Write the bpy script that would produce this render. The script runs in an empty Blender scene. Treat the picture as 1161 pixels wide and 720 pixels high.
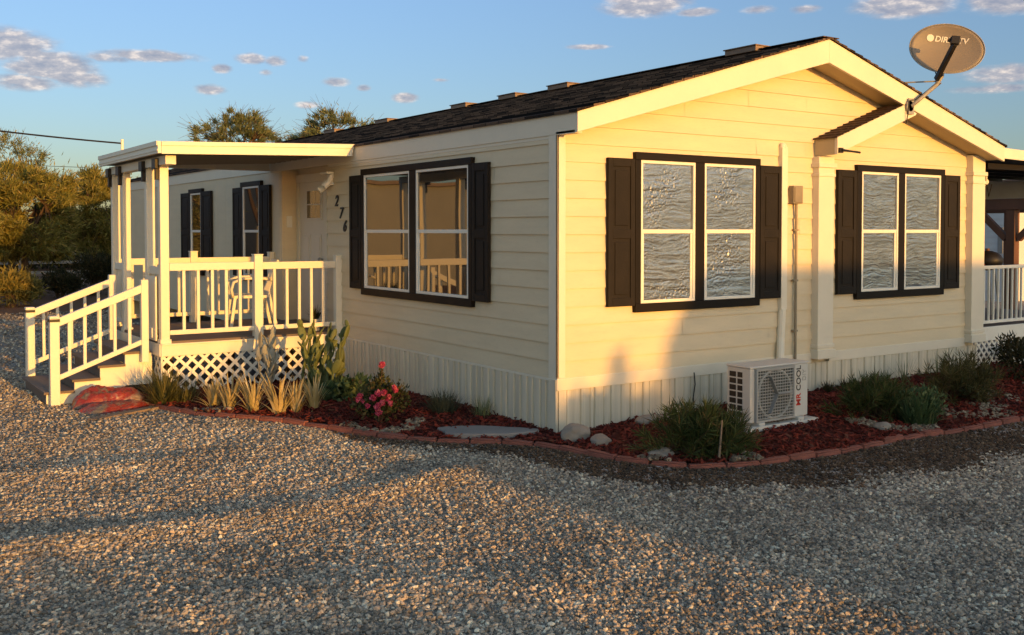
import bpy, math, random
import numpy as np
from mathutils import Vector, Matrix, Euler

R = math.radians
random.seed(7)
rng = np.random.default_rng(11)
scene = bpy.context.scene
COL = scene.collection

# ------------------------------------------------------------------ camera
cam_d = bpy.data.cameras.new('camera')
cam_d.sensor_width = 36.0
cam_d.lens = 36.0 * 1149.57 / 1161.0
cam_d.shift_y = -(360.0 - 293.95) / 1161.0
cam_d.clip_start = 0.1
cam_d.clip_end = 2000
cam = bpy.data.objects.new('camera', cam_d)
cam.location = (-5.560, -7.445, 1.90)
cam.rotation_euler = (R(90 - 1.6), 0, R(-34.176))
COL.objects.link(cam)
scene.camera = cam

# ------------------------------------------------------------------ light, sky, exposure
SUN_EL, SUN_AZ = 4.6, 3.0            # low evening sun behind the camera, a little to the right
sun_d = bpy.data.lights.new('sun', 'SUN')
sun_d.energy = 2.4
sun_d.angle = R(0.5)
sun_d.color = (1.0, 0.48, 0.09)
sun = bpy.data.objects.new('sun', sun_d)
to_sun = Vector((math.sin(R(SUN_AZ)) * math.cos(R(SUN_EL)), -math.cos(R(SUN_AZ)) * math.cos(R(SUN_EL)), math.sin(R(SUN_EL))))
sun.rotation_euler = to_sun.to_track_quat('Z', 'Y').to_euler()
sun.location = (0, -60, 20)
COL.objects.link(sun)
vs = scene.view_settings
vs.view_transform = 'Standard'
vs.look = 'None'
vs.exposure = 1.1
vs.gamma = 1.0
vs.use_curve_mapping = False
SKY_STRENGTH = 0.15


class NT:
    """small helper for node trees"""
    def __init__(self, tree):
        self.t = tree
        tree.nodes.clear()

    def n(self, typ, inputs=None, **props):
        node = self.t.nodes.new(typ)
        for k, v in props.items():
            setattr(node, k, v)
        for k, v in (inputs or {}).items():
            s = node.inputs[k]
            if hasattr(v, 'is_output'):
                self.t.links.new(v, s)
            else:
                s.default_value = v
        return node

    def math(self, op, a, b=None, c=None, clamp=False):
        node = self.t.nodes.new('ShaderNodeMath')
        node.operation = op
        node.use_clamp = clamp
        for i, v in enumerate((a, b, c)):
            if v is None:
                continue
            if hasattr(v, 'is_output'):
                self.t.links.new(v, node.inputs[i])
            else:
                node.inputs[i].default_value = v
        return node.outputs[0]

    def mix(self, fac, a, b, blend='MIX'):
        node = self.t.nodes.new('ShaderNodeMix')
        node.data_type = 'RGBA'
        node.blend_type = blend
        for i, v in ((0, fac), (6, a), (7, b)):
            if hasattr(v, 'is_output'):
                self.t.links.new(v, node.inputs[i])
            else:
                node.inputs[i].default_value = v if i == 0 else (tuple(v) + (1,))[:4]
        return node.outputs[2]

    def ramp(self, fac, stops, interp='LINEAR'):
        node = self.t.nodes.new('ShaderNodeValToRGB')
        cr = node.color_ramp
        cr.interpolation = interp
        while len(cr.elements) < len(stops):
            cr.elements.new(0.5)
        for e, (p, c) in zip(cr.elements, stops):
            e.position = p
            e.color = (c[0], c[1], c[2], 1) if hasattr(c, '__len__') else (c, c, c, 1)
        self.t.links.new(fac, node.inputs[0])
        return node.outputs[0]


def build_world():
    w = bpy.data.worlds.new('World')
    scene.world = w
    w.use_nodes = True
    nt = NT(w.node_tree)
    sky = nt.n('ShaderNodeTexSky', sky_type='NISHITA', sun_disc=False)
    sky.sun_elevation = R(SUN_EL)
    sky.sun_rotation = R(180 - SUN_AZ)
    sky.altitude = 300
    sky.air_density = 1.0
    sky.dust_density = 0.6
    sky.ozone_density = 2.2
    base = sky.outputs[0]
    # clouds: patches of fractal noise at given azimuth / elevation
    tc = nt.n('ShaderNodeTexCoord')
    sep = nt.n('ShaderNodeSeparateXYZ', {0: tc.outputs['Generated']})
    az = nt.math('ARCTAN2', sep.outputs[0], sep.outputs[1])
    el = nt.math('ARCSINE', sep.outputs[2])
    comb = nt.n('ShaderNodeCombineXYZ', {0: nt.math('MULTIPLY', az, 14.0), 1: nt.math('MULTIPLY', el, 34.0), 2: 0.0})
    no = nt.n('ShaderNodeTexNoise', {'Vector': comb.outputs[0], 'Scale': 2.6, 'Detail': 8.0, 'Roughness': 0.66, 'Distortion': 0.25})
    nfac = no.outputs['Fac']
    # (azimuth deg, elevation deg, half width az, half width el, weight)
    blobs = [(7.6, 9.3, 2.8, 0.95, 1.1), (9.8, 8.4, 2.4, 0.9, 1.1), (8.6, 7.5, 2.0, 0.5, 1.0), (11.2, 7.8, 1.6, 0.5, 1.0), (5.0, 8.6, 2.6, 1.1, 1.1), (14.6, 9.2, 2.9, 0.36, 1.05), (12.6, 9.0, 1.5, 0.35, 0.85),
             (17.7, 7.6, 0.9, 0.34, 1.0), (19.8, 9.3, 1.0, 0.36, 1.0), (21.1, 9.2, 0.7, 0.36, 0.95), (18.3, 8.7, 0.6, 0.3, 0.95), (20.6, 8.6, 0.5, 0.22, 0.85), (22.6, 9.4, 0.45, 0.25, 0.8), (30.2, 8.4, 0.7, 0.16, 0.75),
             (24.4, 8.2, 0.9, 0.3, 0.95), (22.8, 6.9, 0.8, 0.26, 0.95), (25.9, 7.9, 0.5, 0.24, 0.9), (28.2, 7.4, 0.8, 0.32, 1.05), (31.0, 6.6, 1.0, 0.34, 0.9), (38.5, 10.2, 1.5, 0.2, 0.9),
             (41.6, 12.4, 2.6, 0.75, 1.1), (44.4, 11.9, 1.5, 0.30, 0.9), (47.8, 11.9, 1.2, 0.28, 0.85), (50.2, 11.8, 1.1, 0.3, 0.85), (55.4, 11.7, 2.8, 0.75, 1.1),
             (60.3, 11.5, 2.4, 0.75, 1.1), (60.2, 7.9, 2.4, 0.55, 1.0), (59.6, 7.2, 2.6, 0.3, 0.85), (54.6, 7.7, 1.4, 0.2, 0.7),
             (-30, 12, 14, 2.5, 0.8), (90, 10, 16, 2.2, 0.8), (-80, 9, 14, 2.0, 0.8), (130, 11, 14, 2.0, 0.75)]
    # plus a broad band for the rest of the dome so that the sky is not bare elsewhere
    tot = None
    for a0, e0, sa, se, wt in blobs:
        da = nt.math('DIVIDE', nt.math('SUBTRACT', az, R(a0)), R(sa))
        de = nt.math('DIVIDE', nt.math('SUBTRACT', el, R(e0)), R(se))
        d2 = nt.math('ADD', nt.math('MULTIPLY', da, da), nt.math('MULTIPLY', de, de))
        g = nt.math('MULTIPLY', nt.math('EXPONENT', nt.math('MULTIPLY', d2, -0.8)), wt)
        tot = g if tot is None else nt.math('MAXIMUM', tot, g)
    dens = nt.math('MULTIPLY', tot, nt.math('ADD', nfac, 0.36))
    mask = nt.n('ShaderNodeMapRange', {0: dens, 1: 0.33, 2: 0.74, 3: 0.0, 4: 0.88}, interpolation_type='SMOOTHSTEP').outputs[0]
    # thick parts are grey violet, thin rims are warm and bright
    n2 = nt.n('ShaderNodeTexNoise', {'Vector': comb.outputs[0], 'Scale': 4.5, 'Detail': 5.0, 'Roughness': 0.6})
    ccol = nt.ramp(n2.outputs['Fac'], [(0.34, (0.33, 0.35, 0.44)), (0.52, (0.50, 0.48, 0.52)), (0.70, (1.0, 0.86, 0.76))])
    # the sunset half of the sky glows warm, the far half stays blue
    side = nt.n('ShaderNodeMapRange', {0: sep.outputs[1], 1: 0.0, 2: -0.75, 3: 0.0, 4: 1.0}, interpolation_type='SMOOTHSTEP').outputs[0]
    elm = nt.n('ShaderNodeMapRange', {0: el, 1: 0.0, 2: R(15), 3: 0.0, 4: 1.0}).outputs[0]
    zen = nt.n('ShaderNodeMapRange', {0: el, 1: R(22), 2: R(55), 3: 0.0, 4: 1.0}).outputs[0]
    front = nt.mix(zen, nt.mix(elm, SKY_TINT, SKY_TOP), SKY_ZENITH)      # added tint overhead, out of view, that warms and brightens the shade
    tint = nt.mix(side, front, SKY_WARM)
    base = nt.mix(1.0, base, tint, 'MULTIPLY')
    ccs = nt.mix(1.0, ccol, (CLOUD_GAIN,) * 3, 'MULTIPLY')
    col = nt.mix(mask, base, ccs)
    bg = nt.n('ShaderNodeBackground', {'Color': col, 'Strength': SKY_STRENGTH})
    out = nt.n('ShaderNodeOutputWorld', {'Surface': bg.outputs[0]})


SKY_TINT = (0.48, 0.52, 0.68)
SKY_TOP = (0.84, 0.80, 0.94)
SKY_ZENITH = (1.75, 1.30, 1.0)
SKY_WARM = (1.9, 1.52, 1.25)
CLOUD_GAIN = 3.2
build_world()

# ------------------------------------------------------------------ materials
MATS = {}


def newmat(name):
    m = bpy.data.materials.new(name)
    m.use_nodes = True
    MATS[name] = m
    return m, NT(m.node_tree)


def finish(nt, **inp):
    b = nt.n('ShaderNodeBsdfPrincipled', inp)
    nt.n('ShaderNodeOutputMaterial', {'Surface': b.outputs[0]})
    return b


def c4(c):
    return (c[0], c[1], c[2], 1.0)


def paint(name, col, rough=0.55, var=0.10, dirt=0.12, scale=3.0, bump=0.05, bscale=60.0, spec=0.35, stretch=(1, 1, 1)):
    """painted or moulded surface: slight tone drift, dusty blotches, fine grain"""
    m, nt = newmat(name)
    tc = nt.n('ShaderNodeTexCoord').outputs['Object']
    mp = nt.n('ShaderNodeMapping', {'Vector': tc, 'Scale': stretch}).outputs[0]
    n1 = nt.n('ShaderNodeTexNoise', {'Vector': mp, 'Scale': scale, 'Detail': 6.0, 'Roughness': 0.6}).outputs['Fac']
    n2 = nt.n('ShaderNodeTexNoise', {'Vector': mp, 'Scale': scale * 9, 'Detail': 4.0, 'Roughness': 0.7}).outputs['Fac']
    lo = tuple(x * (1 - var) for x in col)
    hi = tuple(min(1, x * (1 + var)) for x in col)
    c = nt.ramp(n1, [(0.3, lo), (0.7, hi)])
    dirty = tuple(a * b for a, b in zip(col, (0.62, 0.56, 0.48)))
    f = nt.n('ShaderNodeMapRange', {0: n2, 1: 0.52, 2: 0.80, 3: 0.0, 4: dirt}).outputs[0]
    c = nt.mix(f, c, dirty)
    n3 = nt.n('ShaderNodeTexNoise', {'Vector': mp, 'Scale': bscale, 'Detail': 3.0}).outputs['Fac']
    bp = nt.n('ShaderNodeBump', {'Height': n3, 'Strength': bump, 'Distance': 0.01}).outputs[0]
    rr = nt.n('ShaderNodeMapRange', {0: n1, 1: 0.3, 2: 0.7, 3: rough - 0.06, 4: rough + 0.08}).outputs[0]
    finish(nt, **{'Base Color': c, 'Roughness': rr, 'Normal': bp, 'Specular IOR Level': spec})
    return m


CREAM = (0.69, 0.58, 0.395)
M_SIDE = paint('siding_paint', CREAM, 0.6, 0.06, 0.20, 1.3, 0.12, 70, stretch=(1, 1, 6))
M_TRIM = paint('trim_paint', (0.74, 0.67, 0.53), 0.55, 0.04, 0.08, 2.0)
M_SKIRT = paint('skirting_vinyl', (0.66, 0.59, 0.45), 0.5, 0.16, 0.45, 2.0, 0.05, 40, stretch=(7, 7, 0.25))
M_WHITE = paint('white_vinyl', (0.77, 0.71, 0.57), 0.42, 0.05, 0.12, 3.0)
M_LATTICE = paint('lattice_vinyl', (0.80, 0.76, 0.66), 0.42, 0.06, 0.20, 4.0)
M_DARKTRIM = paint('dark_brown_trim', (0.011, 0.008, 0.006), 0.55, 0.2, 0.05, 4.0, spec=0.15)
M_SHUTTER = paint('shutter_brown', (0.020, 0.0165, 0.014), 0.6, 0.2, 0.06, 5.0, 0.15, 40, spec=0.12)
M_BLACK = paint('black_metal', (0.015, 0.013, 0.012), 0.5, 0.2, 0.2, 6.0)
M_FRAMEWHITE = paint('window_vinyl', (0.80, 0.76, 0.66), 0.4, 0.03, 0.08, 4.0)
M_DOOR = paint('door_paint', (0.72, 0.64, 0.52), 0.5, 0.04, 0.06, 2.0)
M_DECK = paint('deck_boards', (0.17, 0.125, 0.095), 0.7, 0.22, 0.3, 2.0, 0.3, 30, stretch=(1, 8, 1))
M_AC = paint('ac_casing', (0.60, 0.58, 0.52), 0.45, 0.04, 0.15, 3.0)
M_GRILLE = paint('grille_grey', (0.36, 0.35, 0.32), 0.5, 0.1, 0.2, 6.0)
M_GREY = paint('grey_metal', (0.30, 0.29, 0.27), 0.45, 0.15, 0.25, 8.0)
M_VENT = paint('vent_metal', (0.24, 0.17, 0.12), 0.55, 0.2, 0.3, 5.0)
M_DISH = paint('dish_face', (0.24, 0.205, 0.165), 0.5, 0.06, 0.12, 3.0)
M_LOGO = paint('logo_white', (0.80, 0.77, 0.68), 0.5, 0.02, 0.02)
M_RED = paint('red_plastic', (0.55, 0.05, 0.03), 0.4, 0.1, 0.2)
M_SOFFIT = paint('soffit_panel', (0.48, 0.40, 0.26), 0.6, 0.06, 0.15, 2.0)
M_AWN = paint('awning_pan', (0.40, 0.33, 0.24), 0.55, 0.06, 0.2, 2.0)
M_WOOD = paint('timber_stain', (0.14, 0.060, 0.030), 0.6, 0.25, 0.3, 2.5, 0.25, 40, stretch=(1, 1, 0.2))
M_BRICK = paint('edging_concrete', (0.26, 0.095, 0.068), 0.9, 0.28, 0.7, 7.0, 0.5, 60)
M_STONE = paint('fieldstone', (0.27, 0.24, 0.20), 0.85, 0.25, 0.4, 5.0, 0.6, 25)
M_SLAB = paint('stone_slab', (0.24, 0.22, 0.205), 0.8, 0.10, 0.3, 4.0, 0.3, 40)
M_TAN = paint('tan_wall', (0.25, 0.24, 0.20), 0.7, 0.08, 0.2, 1.0)
M_FARWHITE = paint('far_siding', (0.62, 0.62, 0.60), 0.6, 0.06, 0.2, 1.0)
M_BARK = paint('bark', (0.085, 0.055, 0.035), 0.9, 0.3, 0.4, 12.0, 0.8, 30, stretch=(1, 1, 0.3))
M_DUSK = paint('fan_opening_dark', (0.10, 0.10, 0.09), 0.7, 0.2, 0.2)
M_BOX = paint('meter_box_paint', (0.27, 0.22, 0.15), 0.5, 0.1, 0.2, 6.0)
M_BOARD = paint('weathered_board', (0.22, 0.16, 0.11), 0.85, 0.2, 0.4, 3.0, 0.4, 40, stretch=(0.3, 2, 2))


def mat_shingle():
    m, nt = newmat('roof_shingles')
    tc = nt.n('ShaderNodeTexCoord').outputs['Object']
    sp = nt.n('ShaderNodeSeparateXYZ', {0: tc})
    # tabs run along y, courses along x
    v = nt.n('ShaderNodeCombineXYZ', {0: sp.outputs[1], 1: sp.outputs[0], 2: 0.0}).outputs[0]
    br = nt.n('ShaderNodeTexBrick', {'Vector': v, 'Color1': c4((0.022, 0.016, 0.013)), 'Color2': c4((0.23, 0.15, 0.10)),
                                     'Mortar': c4((0.006, 0.005, 0.005)), 'Scale': 1.0, 'Mortar Size': 0.006, 'Bias': -0.1,
                                     'Brick Width': 0.23, 'Row Height': 0.1375}, offset=0.37)
    n = nt.n('ShaderNodeTexNoise', {'Vector': tc, 'Scale': 90.0, 'Detail': 3.0}).outputs['Fac']
    c = nt.mix(0.5, br.outputs['Color'], nt.ramp(n, [(0.3, 0.25), (0.7, 1.0)]), 'MULTIPLY')
    bp = nt.n('ShaderNodeBump', {'Height': n, 'Strength': 0.6, 'Distance': 0.01}).outputs[0]
    finish(nt, **{'Base Color': c, 'Roughness': 0.95, 'Normal': bp, 'Specular IOR Level': 0.2})
    return m


M_SHINGLE = mat_shingle()


def mat_leaf(name, stops, trans=0.30, rough=0.6):
    m, nt = newmat(name)
    rnd = nt.n('ShaderNodeNewGeometry').outputs['Random Per Island']
    c = nt.ramp(rnd, stops)
    b = nt.n('ShaderNodeBsdfPrincipled', {'Base Color': c, 'Roughness': rough, 'Specular IOR Level': 0.25})
    tr = nt.n('ShaderNodeBsdfTranslucent', {'Color': c})
    mx = nt.n('ShaderNodeMixShader', {0: trans, 1: b.outputs[0], 2: tr.outputs[0]})
    nt.n('ShaderNodeOutputMaterial', {'Surface': mx.outputs[0]})
    return m


L_MESQ = mat_leaf('mesquite_leaf', [(0, (0.12, 0.13, 0.030)), (0.5, (0.215, 0.205, 0.048)), (0.85, (0.32, 0.275, 0.07)), (1, (0.37, 0.29, 0.12))])
L_PALE = mat_leaf('pale_leaf', [(0, (0.11, 0.15, 0.065)), (0.5, (0.18, 0.22, 0.10)), (1, (0.29, 0.28, 0.15))])
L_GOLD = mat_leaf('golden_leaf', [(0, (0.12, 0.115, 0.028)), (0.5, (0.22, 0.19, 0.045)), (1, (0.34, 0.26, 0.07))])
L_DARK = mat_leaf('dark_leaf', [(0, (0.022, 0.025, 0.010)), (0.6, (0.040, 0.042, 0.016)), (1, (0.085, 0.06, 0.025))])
L_ROSEM = mat_leaf('bush_blade', [(0, (0.035, 0.055, 0.016)), (0.55, (0.070, 0.100, 0.030)), (0.85, (0.115, 0.125, 0.042)), (1, (0.15, 0.095, 0.045))])
L_SAGE = mat_leaf('sage_leaf', [(0, (0.045, 0.085, 0.035)), (0.6, (0.085, 0.14, 0.06)), (1, (0.20, 0.24, 0.11))])
L_GREYG = mat_leaf('greygreen_leaf', [(0, (0.06, 0.075, 0.045)), (1, (0.13, 0.14, 0.095))])
L_ROSE = mat_leaf('rose_leaf', [(0, (0.035, 0.045, 0.016)), (0.6, (0.075, 0.082, 0.026)), (1, (0.15, 0.10, 0.04))])
L_STRAW = mat_leaf('straw_blade', [(0, (0.40, 0.30, 0.12)), (0.3, (0.66, 0.52, 0.27)), (0.7, (0.44, 0.36, 0.14)), (1, (0.80, 0.68, 0.44))])
L_OLIVE = mat_leaf('olive_blade', [(0, (0.075, 0.080, 0.025)), (0.6, (0.14, 0.135, 0.045)), (1, (0.24, 0.20, 0.08))])
L_OLIVED = mat_leaf('olive_needle', [(0, (0.05, 0.052, 0.018)), (0.6, (0.095, 0.095, 0.032)), (1, (0.16, 0.12, 0.05))])
L_PETAL = mat_leaf('pink_petal', [(0, (0.38, 0.03, 0.085)), (0.6, (0.58, 0.075, 0.15)), (1, (0.70, 0.20, 0.24))], 0.35)
M_CACT = paint('cactus_pad', (0.105, 0.125, 0.040), 0.6, 0.3, 0.3, 6.0, 0.4, 40)
M_CACTG = paint('grey_cactus_pad', (0.30, 0.29, 0.23), 0.7, 0.2, 0.3, 6.0, 0.4, 40)


def mat_gravel_stone(name, stops, rough=0.85):
    m, nt = newmat(name)
    rnd = nt.n('ShaderNodeObjectInfo').outputs['Random']
    c = nt.ramp(rnd, stops, 'CONSTANT')
    tc = nt.n('ShaderNodeTexCoord').outputs['Object']
    n = nt.n('ShaderNodeTexNoise', {'Vector': tc, 'Scale': 3.0, 'Detail': 4.0}).outputs['Fac']
    c = nt.mix(0.6, c, nt.ramp(n, [(0.3, 0.55), (0.7, 1.0)]), 'MULTIPLY')
    # dusty and cleaner patches across the yard
    gp = nt.n('ShaderNodeNewGeometry').outputs['Position']
    pn = nt.n('ShaderNodeTexNoise', {'Vector': gp, 'Scale': 0.9, 'Detail': 5.0, 'Roughness': 0.6}).outputs['Fac']
    c = nt.mix(1.0, c, nt.ramp(pn, [(0.34, (0.66, 0.63, 0.60)), (0.62, (1.08, 1.05, 1.0))]), 'MULTIPLY')
    finish(nt, **{'Base Color': c, 'Roughness': rough, 'Specular IOR Level': 0.3})
    return m


G_STONE = mat_gravel_stone('gravel_stone', [(0.0, (0.265, 0.229, 0.18)), (0.16, (0.494, 0.422, 0.332)), (0.34, (0.389, 0.348, 0.288)), (0.5, (0.694, 0.597, 0.465)), (0.64, (0.214, 0.192, 0.16)), (0.76, (0.571, 0.469, 0.366)), (0.88, (0.842, 0.798, 0.645)), (0.96, (0.389, 0.314, 0.248))])
G_DARK = mat_gravel_stone('dark_gravel_stone', [(0.0, (0.066, 0.044, 0.027)), (0.16, (0.123, 0.081, 0.05)), (0.34, (0.093, 0.067, 0.046)), (0.5, (0.172, 0.115, 0.071)), (0.64, (0.051, 0.036, 0.025)), (0.76, (0.144, 0.089, 0.054)), (0.88, (0.218, 0.154, 0.101)), (0.96, (0.098, 0.059, 0.037))])
G_PEB = mat_gravel_stone('pale_pebble', [(0.0, (0.2, 0.158, 0.112)), (0.3, (0.28, 0.233, 0.168)), (0.6, (0.13, 0.107, 0.08)), (0.8, (0.4, 0.335, 0.248))])
G_MULCH = mat_gravel_stone('red_mulch_chip', [(0.0, (0.134, 0.02, 0.014)), (0.2, (0.201, 0.03, 0.018)), (0.45, (0.084, 0.015, 0.01)), (0.65, (0.251, 0.044, 0.025)), (0.85, (0.109, 0.026, 0.016)), (0.95, (0.201, 0.075, 0.045))])


def mat_ground():
    m, nt = newmat('gravel_base')
    tc = nt.n('ShaderNodeTexCoord').outputs['Object']
    v = nt.n('ShaderNodeTexVoronoi', {'Vector': tc, 'Scale': 26.0, 'Randomness': 1.0})
    v2 = nt.n('ShaderNodeTexVoronoi', {'Vector': tc, 'Scale': 60.0, 'Randomness': 1.0})
    sx = nt.n('ShaderNodeSeparateColor', {0: v.outputs['Color']}).outputs[0]
    c = nt.ramp(sx, [(0.0, (0.16, 0.145, 0.13)), (0.3, (0.32, 0.29, 0.25)), (0.6, (0.44, 0.39, 0.34)), (0.85, (0.25, 0.225, 0.20)), (1.0, (0.55, 0.50, 0.45))])
    n = nt.n('ShaderNodeTexNoise', {'Vector': tc, 'Scale': 0.35, 'Detail': 5.0}).outputs['Fac']
    big = nt.ramp(n, [(0.35, (0.85, 0.80, 0.75)), (0.65, (1.0, 1.0, 1.0))])
    c = nt.mix(1.0, c, big, 'MULTIPLY')
    # bare reddish earth far behind the house
    sp = nt.n('ShaderNodeSeparateXYZ', {0: tc}).outputs
    fy = nt.n('ShaderNodeMapRange', {0: nt.math('ADD', sp[1], nt.math('MULTIPLY', n, 4.0)), 1: 18.5, 2: 21.0, 3: 0.0, 4: 1.0}).outputs[0]
    c = nt.mix(fy, c, (0.22, 0.115, 0.065))
    h = nt.math('ADD', nt.math('MULTIPLY', v.outputs['Distance'], -1.0), nt.math('MULTIPLY', v2.outputs['Distance'], -0.4))
    bp = nt.n('ShaderNodeBump', {'Height': h, 'Strength': 0.9, 'Distance': 0.03}).outputs[0]
    finish(nt, **{'Base Color': c, 'Roughness': 0.9, 'Normal': bp, 'Specular IOR Level': 0.2})
    return m


M_GROUND = mat_ground()


def mat_mulchbase():
    m, nt = newmat('mulch_base')
    tc = nt.n('ShaderNodeTexCoord').outputs['Object']
    n = nt.n('ShaderNodeTexNoise', {'Vector': tc, 'Scale': 45.0, 'Detail': 6.0, 'Roughness': 0.7}).outputs['Fac']
    c = nt.ramp(n, [(0.3, (0.03, 0.008, 0.006)), (0.7, (0.12, 0.024, 0.016))])
    bp = nt.n('ShaderNodeBump', {'Height': n, 'Strength': 1.0, 'Distance': 0.03}).outputs[0]
    finish(nt, **{'Base Color': c, 'Roughness': 0.95, 'Normal': bp, 'Specular IOR Level': 0.15})
    return m


M_MULCH = mat_mulchbase()


def mat_glass_dark():
    """window pane: coated glazing in front of a dim room"""
    m, nt = newmat('window_glass')
    tc = nt.n('ShaderNodeTexCoord').outputs['Object']
    n = nt.n('ShaderNodeTexNoise', {'Vector': tc, 'Scale': 1.1, 'Detail': 1.0}).outputs['Fac']
    bp = nt.n('ShaderNodeBump', {'Height': n, 'Strength': 0.10, 'Distance': 0.02}).outputs[0]
    finish(nt, **{'Base Color': c4((0.020, 0.018, 0.016)), 'Roughness': 0.02, 'IOR': 2.45, 'Normal': bp, 'Specular IOR Level': 0.5})
    return m


M_GLASS = mat_glass_dark()


def mat_foil():
    """crinkled silver insulation foil hung behind the glass"""
    m, nt = newmat('crinkled_foil')
    tc = nt.n('ShaderNodeTexCoord').outputs['Object']
    mp = nt.n('ShaderNodeMapping', {'Vector': tc, 'Scale': (1.0, 1.0, 3.2)}).outputs[0]
    w = nt.n('ShaderNodeTexNoise', {'Vector': mp, 'Scale': 4.0, 'Detail': 8.0, 'Roughness': 0.72, 'Distortion': 1.0}).outputs['Fac']
    v = nt.n('ShaderNodeTexVoronoi', {'Vector': mp, 'Scale': 34.0}, feature='DISTANCE_TO_EDGE').outputs['Distance']
    h = nt.math('ADD', nt.math('MULTIPLY', w, 1.6), nt.math('MULTIPLY', v, 0.7))
    bp = nt.n('ShaderNodeBump', {'Height': h, 'Strength': 0.25, 'Distance': 0.01}).outputs[0]
    c = nt.ramp(w, [(0.3, (0.19, 0.205, 0.225)), (0.7, (0.40, 0.42, 0.45))])
    finish(nt, **{'Base Color': c, 'Metallic': 0.9, 'Roughness': 0.27, 'Normal': bp})
    return m


M_FOIL = mat_foil()


def mat_bag():
    m, nt = newmat('mulch_bag_plastic')
    tc = nt.n('ShaderNodeTexCoord').outputs['Object']
    n = nt.n('ShaderNodeTexNoise', {'Vector': tc, 'Scale': 5.0, 'Detail': 3.0, 'Distortion': 0.6}).outputs['Fac']
    c = nt.ramp(n, [(0.36, (0.16, 0.13, 0.10)), (0.44, (0.20, 0.022, 0.016)), (0.60, (0.28, 0.040, 0.026)), (0.68, (0.36, 0.26, 0.20))])
    w = nt.n('ShaderNodeTexNoise', {'Vector': tc, 'Scale': 14.0, 'Detail': 5.0, 'Distortion': 1.2}).outputs['Fac']
    bp = nt.n('ShaderNodeBump', {'Height': w, 'Strength': 0.8, 'Distance': 0.03}).outputs[0]
    finish(nt, **{'Base Color': c, 'Roughness': 0.35, 'Normal': bp})
    return m


M_BAG = mat_bag()


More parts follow.
